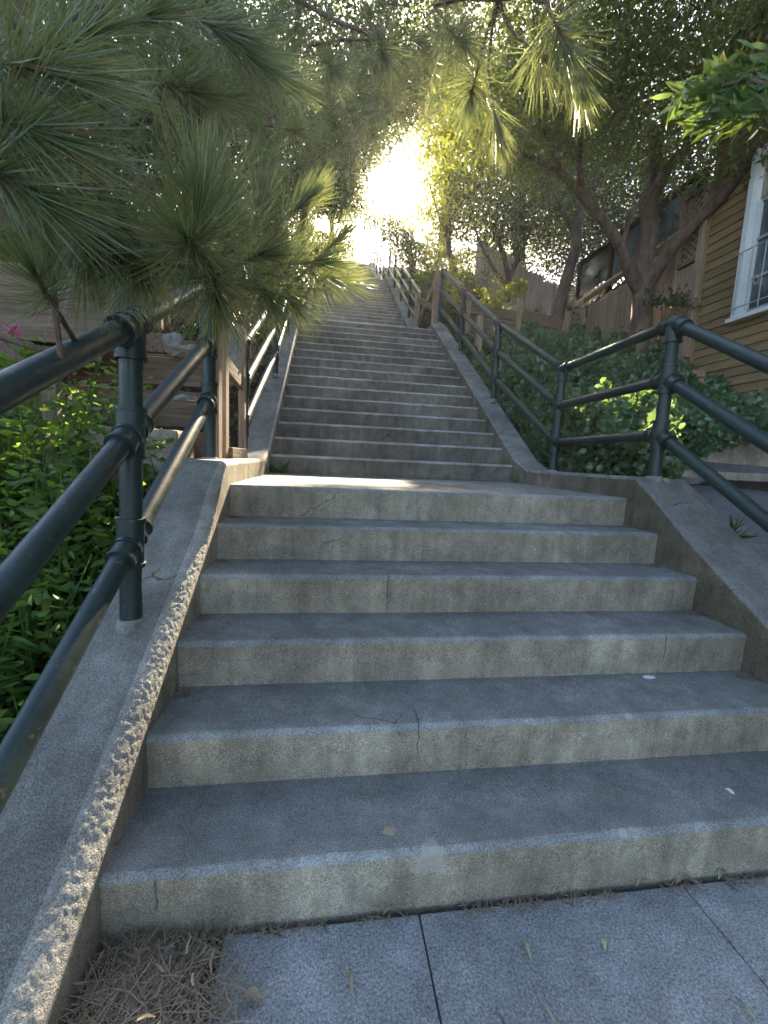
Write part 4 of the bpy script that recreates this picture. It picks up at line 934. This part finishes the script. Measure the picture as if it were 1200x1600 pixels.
TV = [needles(260, 0.205, spread=(8, 88), droop=0.12) for _ in range(3)]+[needles(200, 0.20, spread=(5, 42), droop=0.1)]
tm_ = []
for i, (V, Fc) in enumerate(TV):
    me = bpy.data.meshes.new('needle_tuft'); me.vertices.add(len(V)); me.vertices.foreach_set('co', V.astype(np.float32).ravel())
    me.loops.add(len(Fc)*4); me.loops.foreach_set('vertex_index', Fc.astype(np.int32).ravel()); me.polygons.add(len(Fc)); me.polygons.foreach_set('loop_start', np.arange(0, len(Fc)*4, 4, dtype=np.int32))
    me.update(calc_edges=True); me.materials.append(M['needle']); tm_.append(me)
bv, bf = None, None
tuft_pos = []
def tuft(px, py, dist, ax, sc=1.0, var=None):
    c = atd(px, py, dist); place_tuft(c, ax, sc, var)
def place_tuft(c, ax, sc=1.0, var=None):
    o = bpy.data.objects.new('needle_tuft', tm_[random.randrange(4) if var is None else var]); col.objects.link(o); o.parent = pine
    q = Vector(ax).normalized().to_track_quat('Z', 'Y') @ Matrix.Rotation(random.uniform(0, 6.28), 3, 'Z').to_quaternion()
    o.rotation_mode = 'QUATERNION'; o.rotation_quaternion = q; o.scale = (sc,)*3
    o.location = Vector(c)-Vector(base_p); tuft_pos.append((Vector(c), Vector(ax).normalized()))
near = [(315, 400, 1.45, (0.05, -0.8, -0.15), 1.1, 0), (318, 400, 1.5, (0.1, -0.5, 0.3), 1.05, 1), (322, 350, 1.5, (0.05, 0.1, 1), 0.95, 3), (330, 410, 1.5, (0.2, -0.4, -0.8), 1.0, 2), (395, 372, 1.75, (0.2, 0.1, 0.95), 0.9, 3), (440, 345, 1.95, (0.6, 0, 0.6), 0.85, 3),
        (462, 405, 1.95, (0.15, 0.1, 0.9), 0.9, 3), (500, 400, 2.0, (0.6, 0, 0.6), 0.8, 3), (440, 412, 1.8, (0.9, -0.3, 0.0), 0.95, 1), (390, 425, 1.65, (0.4, -0.5, -0.6), 1.0, 2), (478, 425, 2.0, (0.95, -0.1, -0.2), 0.95, 0), (370, 415, 1.6, (0.6, -0.5, 0.1), 0.9, 0), (430, 430, 1.8, (0.5, -0.4, -0.7), 0.9, 1), (270, 415, 1.55, (-0.6, -0.5, -0.2), 1.0, 2),
        (85, 465, 1.25, (0, -0.1, 1), 0.6, 3), (85, 480, 1.25, (0.1, -0.8, 0.4), 0.6, 1), (150, 240, 1.6, (0.1, -0.1, -1), 1.1, 0), (125, 290, 1.5, (0.0, 0, -1), 1.05, 1), (185, 310, 1.6, (0.25, -0.1, -1), 1.1, 2),
        (-60, 170, 1.3, (1, 0, -0.15), 1.0, 0), (-80, 230, 1.3, (1, 0, -0.45), 1.0, 1), (-50, 90, 1.35, (1, 0, 0.0), 1.0, 2), (60, 90, 1.7, (0.8, -0.2, 0.3), 1.0, 0),
        (170, 50, 1.9, (0.8, -0.3, 0.1), 1.0, 0), (230, 130, 2.0, (0.9, -0.3, -0.2), 1.0, 1), (290, 20, 2.0, (0.9, -0.2, -0.4), 1.0, 3), (330, 50, 2.1, (0.9, -0.2, -0.5), 1.0, 1), (320, 160, 2.2, (0.6, -0.6, -0.3), 1.0, 2),
        (290, 235, 1.9, (0.3, -0.1, 0.9), 0.9, 3), (220, 390, 1.9, (-0.2, -0.2, -0.9), 1.0, 2), (400, 100, 2.5, (0.8, -0.3, -0.5), 1.0, 0),
        (860, 20, 2.6, (0.5, 0, -0.7), 1.0, 0), (895, 75, 2.7, (0.35, 0, -0.85), 1.0, 3), (770, 160, 2.9, (0.25, 0, -0.9), 1.0, 3), (745, 110, 2.9, (-0.2, -0.2, -0.9), 1.0, 1), (830, 75, 2.8, (0.3, -0.4, -0.6), 1.0, 0),
        (700, 40, 3.0, (0.4, -0.3, -0.7), 1.0, 0), (590, 60, 3.4, (0.2, -0.4, -0.8), 1.0, 1), (500, 90, 3.4, (0.5, -0.4, -0.6), 1.0, 2), (440, 200, 3.4, (0.6, -0.4, -0.3), 1.0, 0), (370, 270, 2.8, (0.6, -0.3, 0.1), 1.0, 1)]
for a in near: tuft(*a)
# the crown farther back: tufts as one part, standing round real limbs
fars = []
for (c, r, nn) in [(at(100, 150, 1, 2.6), (1.1, 0.9, 0.9), 40), (at(280, 200, 1, 3.2), (1.1, 0.9, 1.0), 42), (at(250, 60, 1, 3.2), (1.2, 1.0, 1.0), 55), (at(420, 120, 1, 4.0), (1.2, 1.0, 1.0), 60), (at(60, 20, 1, 2.4), (1.0, 0.8, 0.8), 35),
                   (at(560, 60, 1, 4.6), (1.3, 1.0, 0.9), 55), (at(700, 60, 1, 4.8), (1.3, 1.0, 0.8), 45), (at(150, 290, 1, 3.4), (0.9, 0.7, 0.7), 26), (at(340, 310, 1, 5.0), (1.0, 0.8, 0.7), 45), (at(450, 230, 1, 6.0), (1.3, 1.0, 1.0), 55), (at(250, 370, 1, 3.8), (0.7, 0.5, 0.4), 12), (at(580, 170, 1, 6.0), (0.9, 0.8, 0.7), 22)]:
    q = rng.normal(size=(nn, 3)); q /= np.linalg.norm(q, axis=1)[:, None]; q *= rng.random((nn, 1))**0.4
    for v in np.array(c)+q*np.array(r): fars.append((v, q[0]))
FV = []; FF = []; nb = 0; cnt = 0
CT = np.array([f[0] for f in fars]); km = keep_mask(CT, False); u_, v_ = uv(CT)
km &= ~((np.abs(u_-CU_) < 0.42) & (np.abs(v_-CV_) < 0.5))
km &= ~((u_ > -1.9) & (u_ < 0.4) & (v_ > -0.4) & (v_ < 0.8) & (np.array([noise.noise(Vector((a*2.6, b*5.0, 1.7))) for a, b in zip(u_, v_)]) > -0.15))
km &= ~((u_ > -0.55) & (u_ < 0.6) & (v_ > -0.5) & (v_ < 0.5))
for i, c in enumerate(CT[km]):
    V, Fc = TV[i % 4]
    sel = rng.choice(len(V)//6, 70, replace=False)
    V = V.reshape(-1, 6, 3)[sel].reshape(-1, 3).copy(); c0 = V.reshape(-1, 3, 2, 3).mean(2, keepdims=True); V = (c0+(V.reshape(-1, 3, 2, 3)-c0)*2.0).reshape(-1, 3)
    ax = Vector((rng.normal()*0.7+0.3, rng.normal()*0.7, rng.normal()*0.6)).normalized(); R = np.array(ax.to_track_quat('Z', 'Y').to_matrix())
    V = V@R.T*1.1+c; n_ = len(V)//6; b = np.arange(n_)[:, None]*6+nb
    FF.append(np.stack([b+np.array([[0, 1, 3, 2]]), b+np.array([[2, 3, 5, 4]])], 1).reshape(-1, 4)); FV.append(V); nb += len(V)
o = mesh_obj('crown', np.concatenate(FV), np.concatenate(FF), M['needle'], pine); tag(o, kind='stuff')
# limbs
anchor = [Vector((-2.1, 4.05, 4.6)), Vector((-2.0, 3.9, 5.6)), Vector((-1.9, 3.85, 6.6)), Vector((-2.2, 4.15, 3.6))]
hubs = [(atd(322, 430, 1.6), 3), (atd(-20, 520, 1.5), 3), (atd(60, 60, 2.0), 0), (atd(250, 160, 2.4), 0), (atd(430, 180, 3.6), 1), (atd(600, 60, 3.4), 1), (atd(780, 0, 3.0), 2), (atd(-100, 170, 1.5), 3), (atd(200, 250, 2.0), 3), (atd(450, 425, 2.0), 3)]
hv = [Vector(hh[0]) for hh in hubs]
for (hp, ai) in hubs:
    a = anchor[ai]; q = Vector(hp); mid = (a+q)/2+Vector((0, 0, 0.25))
    mb = MB(); limb(mb, [a, (a*2+mid)/3+Vector((0, 0, 0.1)), mid, q], 0.045, 0.009, 8, 0.03); mb.build('branch', M['bark'], pine, True)
mb = MB()
for (p, ax) in tuft_pos:
    q = min(hv, key=lambda v: (v-p).length); s = p+ax*0.12; b_ = p-ax*0.14
    if (q-b_).length > 0.9: q = b_+(q-b_).normalized()*0.5-ax*0.1
    mb.tube([tuple(s), tuple(p), tuple(b_), tuple((b_+q)/2-ax*0.03), tuple(q)], [0.004, 0.006, 0.007, 0.007, 0.008], 7)
tag(mb.build('twigs', M['bark'], pine, True), kind='stuff')
# near spray of larger leaves at the upper right
t = thing('leafy_branch', 'nearby spray of larger glossy leaves hanging in from the upper right', 'branch', tuple(atd(1230, 120, 2.3)))
mb = MB(); q0 = atd(1260, 150, 2.3)
lp = []; ld = []
for (px, py, ds) in ((1060, 150, 2.3), (1090, 130, 2.3), (1110, 175, 2.25), (1150, 140, 2.3), (1160, 175, 2.3), (1190, 120, 2.35), (1075, 175, 2.3), (1130, 115, 2.35), (1185, 160, 2.2), (1200, 90, 2.4)):
    q = atd(px, py, ds); mid = (q+q0)/2+rng.normal(size=3)*0.04
    mb.tube([tuple(q0), tuple(mid), tuple(q)], [0.009, 0.006, 0.003], 6)
    for j in range(40):
        s = rng.random()**0.7; p = (mid*(1-s)+q*s)+rng.normal(size=3)*0.025; lp.append(p); ld.append((q-mid)/np.linalg.norm(q-mid)*0.9+rng.normal(size=3)*0.75+np.array([0, 0, -0.15]))
tag(mb.build('twigs', M['smooth_bark'], t, True), kind='stuff')
leaf_mesh('foliage', np.array(lp), np.array(ld), rng.uniform(0.045, 0.085, len(lp)), 0.018, M['leaf_gloss'], t, 0.35, True)
# ------------------------------------------------------------------ litter
def strands(name, c, spread, n, L, wid, mat, zf, label, cat, clip=None, flat=0.25):
    P = np.stack([rng.normal(size=n)*spread[0]+c[0], rng.normal(size=n)*spread[1]+c[1], np.zeros(n)], -1)
    if clip is not None: P = P[clip(P)]
    n = len(P); P[:, 2] = zf(P)+rng.random(n)*spread[2]
    a = rng.uniform(0, 6.28, n); D = np.stack([np.cos(a), np.sin(a), rng.normal(size=n)*flat*0.4], -1); X = np.stack([-np.sin(a), np.cos(a), 0*a], -1)
    LL = L*rng.uniform(0.4, 1.1, n)[:, None]; cv = rng.normal(size=n)[:, None]*0.25
    pts = []
    for t_, ww in ((0, 0.8), (0.5, 1), (1, 0.3)):
        cc = P+D*LL*(t_-0.5)+X*LL*cv*(t_-0.5)**2*2
        pts += [cc-X*wid*ww/2, cc+X*wid*ww/2]
    V = np.stack(pts, 1).reshape(-1, 3); V[:, 2] = np.maximum(V[:, 2], zf(V)+0.002)
    b = np.arange(n)[:, None]*6; Fc = np.stack([b+np.array([[0, 1, 3, 2]]), b+np.array([[2, 3, 5, 4]])], 1).reshape(-1, 4)
    o = mesh_obj(name, V, Fc, mat); return tag(o, label, cat, kind='stuff')
zfl = lambda P: np.where((P[:, 0] > 0.8) | (P[:, 1] < -0.62), 0.0, -0.03+0.04*np.exp(-((P[:, 0]-0.62)**2+(P[:, 1]+0.2)**2)/0.03))
mb = MB(); mb.box((0.5, -0.32, -0.10), (0.75, 0.66, 0.1)); tag(mb.build('dirt_patch', M['soil']), kind='structure')
clip1 = lambda P: (P[:, 0] > 0.5) & (P[:, 0] < 0.80+0.03*np.sin(P[:, 1]*30)-0.25*P[:, 1]*0.4) & (P[:, 1] < -0.03) & (P[:, 1] > -0.62)
strands('pine_needle_litter', (0.62, -0.2), (0.10, 0.16, 0.05), 3600, 0.14, 0.0018, M['dry_needle'], zfl, 'pile of dry brown pine needles in the corner by the bottom step', 'litter', clip1)
strands('leaf_litter', (0.66, -0.2), (0.09, 0.13, 0.03), 46, 0.05, 0.006, M['dry_leaf'], lambda P: zfl(P)+0.05, 'curled dry leaves mixed in the needle pile by the bottom step', 'litter', clip1)
strands('riser_foot_litter', (1.5, -0.016), (0.8, 0.009, 0.003), 700, 0.04, 0.0022, M['dry_needle'], lambda P: 0*P[:, 0], 'thin line of needles along the foot of the bottom riser', 'litter', lambda P: (P[:, 0] > 0.6) & (P[:, 0] < 2.7) & (P[:, 1] < -0.006) & (np.sin(P[:, 0]*9)+np.sin(P[:, 0]*23) > -0.6), 0.02)
strands('step_corner_litter', (0.51, 0.1), (0.02, 0.02, 0.006), 10, 0.03, 0.002, M['dry_needle'], lambda P: 0*P[:, 0]+h, 'few needles in the left corner of the first tread', 'litter', lambda P: (P[:, 0] > 0.5))
for k in range(1, 6):
    for xx, side in ((XL+0.03, 'left'), (XR-0.04, 'right')):
        y_ = (k+1)*d-0.025 if k < 5 else Y0-0.03; zz_ = (k+1)*h
        strands('step_corner_litter', (xx, y_-0.02), (0.02, 0.012, 0.012), 70, 0.03, 0.0025, M['dry_needle'], lambda P, zz_=zz_: 0*P[:, 0]+zz_, f'crumbs of needle litter in the {side} corner of tread {("two", "three", "four", "five", "six")[k-1]} from the bottom', 'litter', lambda P, xx=xx, y_=y_: (np.abs(P[:, 0]-xx) < 0.03) & (P[:, 1] < y_))
for k in range(0, 5):
    strands('riser_foot_litter', (1.5, (k+1)*d-0.012), (0.9, 0.006, 0.003), 150, 0.03, 0.002, M['dry_needle'], lambda P, k=k: 0*P[:, 0]+(k+1)*h, f'sparse needle crumbs along the back of tread {("one", "two", "three", "four", "five")[k]} of the lowest flight', 'litter',
            lambda P, k=k: (P[:, 0] > 0.52) & (P[:, 0] < 2.68) & (P[:, 1] < (k+1)*d-0.006) & (np.sin(P[:, 0]*7+k*2)+np.sin(P[:, 0]*17+k) > 0.2), 0.02)
strands('scattered_needles', (1.5, 0.6), (0.6, 0.8, 0.002), 300, 0.075, 0.0017, M['dry_needle'], lambda P: np.interp(P[:, 1], [-3, -0.01, 0.01, 2.0], [0, 0, h, h])*0+h*(np.floor(np.clip(P[:, 1], -0.01, 5*d+0.05)/d)+1)+0.002, 'stray needles lying on the treads of the lowest flight', 'litter',
        lambda P: (P[:, 0] > 0.55) & (P[:, 0] < 2.6) & (P[:, 1] > 0.06) & (P[:, 1] < 1.4) & (np.abs(((P[:, 1]/d) % 1)-0.5) < 0.3), 0.0)
strands('path_litter', (3.7, 1.8), (0.6, 0.5, 0.02), 2600, 0.04, 0.006, M['dry_needle'], lambda P: T(P[:, 0]*0+4.0, P[:, 1])+0.03, 'brown leaf debris strewn over the dark side path', 'litter', lambda P: (P[:, 0] > 3.1) & (P[:, 1] < 2.48) & (np.sin(P[:, 1]*11+P[:, 0]*2) > -0.1))
def fallen(label, px, py, ang, L, w, mat='dry_leaf', z=0.003, yplane=None):
    c = at(px, py, 2, z) if yplane is None else at(px, py, 1, yplane)
    P = []; D = Vector((math.cos(ang), math.sin(ang), 0)); X = Vector((-D.y, D.x, 0)); c = Vector(c)
    rows = 7; V = []; F = []
    for i in range(rows):
        t_ = i/(rows-1); ww = w*math.sin(math.pi*min(0.97, max(0.03, t_)))**0.8; bend = 0.012*math.sin(math.pi*t_)+0.002
        p = c+D*L*(t_-0.5)+X*0.1*L*math.sin(t_*2.5)
        V += [p-X*ww/2+Vector((0, 0, bend+ww*0.25)), p+Vector((0, 0, bend)), p+X*ww/2+Vector((0, 0, bend+ww*0.25))]
    for i in range(rows-1):
        for j in range(2): F.append((i*3+j, i*3+j+1, i*3+j+4, i*3+j+3))
    return tag(mesh_obj('fallen_leaf', V, F, M[mat], None, True), label, 'leaf', 'fallen leaves at the foot of the stairs')
for (a, px, py, an, L, w, m_) in (
    ('slim green leaf lying upright on the middle of the sidewalk', 824, 1484, 1.5, 0.05, 0.009, 'pale_leaf'),
    ('short broad green leaf right of centre on the sidewalk', 944, 1476, 1.1, 0.033, 0.014, 'pale_leaf'),
    ('narrow brown leaf near the left sidewalk joint', 551, 1535, 1.5, 0.05, 0.008, 'dry_leaf'),
    ('curled pale leaf at the needle pile edge', 392, 1566, -0.3, 0.05, 0.02, 'dry_leaf'),
    ('green crescent leaf on top of the needle pile', 328, 1503, 0.4, 0.05, 0.018, 'pale_leaf'),
    ('long straw-coloured leaf leaning in the needle pile', 160, 1515, 0.9, 0.09, 0.014, 'dry_leaf'),
    ('broad tan leaf in the needle pile by the cheek wall', 150, 1555, 1.2, 0.07, 0.02, 'dry_leaf'),
    ('curled pale leaf against the riser foot, right of the middle joint', 1005, 1383, 0.15, 0.05, 0.012, 'dry_leaf'),
    ('larger curled leaf against the riser foot near the right joint', 1070, 1378, 0.1, 0.06, 0.016, 'dry_leaf'),
    ('pale green curled leaf against the riser foot at the right', 1130, 1370, 0.3, 0.05, 0.014, 'pale_leaf'),
    ('small dry leaf under the riser left of the middle joint', 608, 1430, 0.1, 0.035, 0.008, 'dry_leaf'),
    ('dark narrow leaf at the bottom edge of the sidewalk', 855, 1582, 1.9, 0.045, 0.007, 'dry_leaf'),
    ('pale green leaf upright at the lower right of the sidewalk', 1168, 1582, 1.5, 0.05, 0.008, 'pale_leaf'),
    ('small curled leaf against the riser foot at mid right', 870, 1396, 0.2, 0.03, 0.010, 'dry_leaf')): fallen(a, px, py, an, L, w, m_)
def scrap(label, px, py, z, r, seed, mat='paper', name='paper_scrap', cat='litter'):
    c = at(px, py, 2, z); bm = bmesh.new(); bmesh.ops.create_icosphere(bm, subdivisions=3, radius=1)
    V = []
    for v in bm.verts:
        q = v.co; s = 1+0.7*noise.noise(q*1.6+Vector((seed, 0, 0))); V.append((c[0]+q.x*r[0]*s, c[1]+q.y*r[1]*s, c[2]+max(-0.1, q.z)*r[2]*s+r[2]*0.1))
    o = mesh_obj(name, V, [[v.index for v in f.verts] for f in bm.faces], M[mat]); bm.free(); return tag(o, label, cat)
scrap('crumpled silver wrapper in the needle pile by the bottom step', 262, 1490, 0.0, (0.012, 0.010, 0.012), 1)
scrap('tiny purple scrap in the needle pile', 320, 1543, 0.0, (0.010, 0.008, 0.006), 2, 'purple')
scrap('small white scrap on the second tread at the right', 1141, 1236, h, (0.008, 0.011, 0.003), 3)
scrap('flat clear plastic scrap on the third tread, right of centre', 1014, 1058, 3*h-h, (0.022, 0.014, 0.002), 4)
scrap('round tan blob of dried gum on the first tread', 608, 1298, h, (0.014, 0.014, 0.002), 5, 'dry_leaf', 'gum_spot', 'gum')
# small weeds in the joint at the back of the landing
P = np.concatenate([np.stack([rng.uniform(0.5, 0.62, 26), np.full(26, Y0-0.03), np.full(26, Z1)], -1), np.stack([rng.uniform(1.3, 2.72, 120), np.full(120, Y0-0.015), np.full(120, Z1)], -1)])
D = rng.normal(size=(len(P), 3)); D[:, 2] = np.abs(D[:, 2])+0.3; D[:, 1] = -np.abs(D[:, 1]); LL = np.concatenate([rng.uniform(0.05, 0.16, 26), rng.uniform(0.012, 0.03, 120)])
tag(leaf_mesh('grass', P, D, LL, 0.008, M['weed'], None, 0.8, True), 'small grass sprigs in the joint at the back of the first landing', 'grass', kind='stuff')
c = (3.35, 1.25, float(T(4, 1.25))+0.02); P = np.tile(np.array(c), (60, 1))+rng.normal(size=(60, 3))*0.02; D = rng.normal(size=(60, 3)); D[:, 2] = np.abs(D[:, 2])+0.4
tag(leaf_mesh('grass_tuft', P, D, rng.uniform(0.08, 0.2, 60), 0.006, M['weed'], None, 0.9, True), 'small grass tuft on the side path behind the right cheek wall', 'grass', kind='stuff')
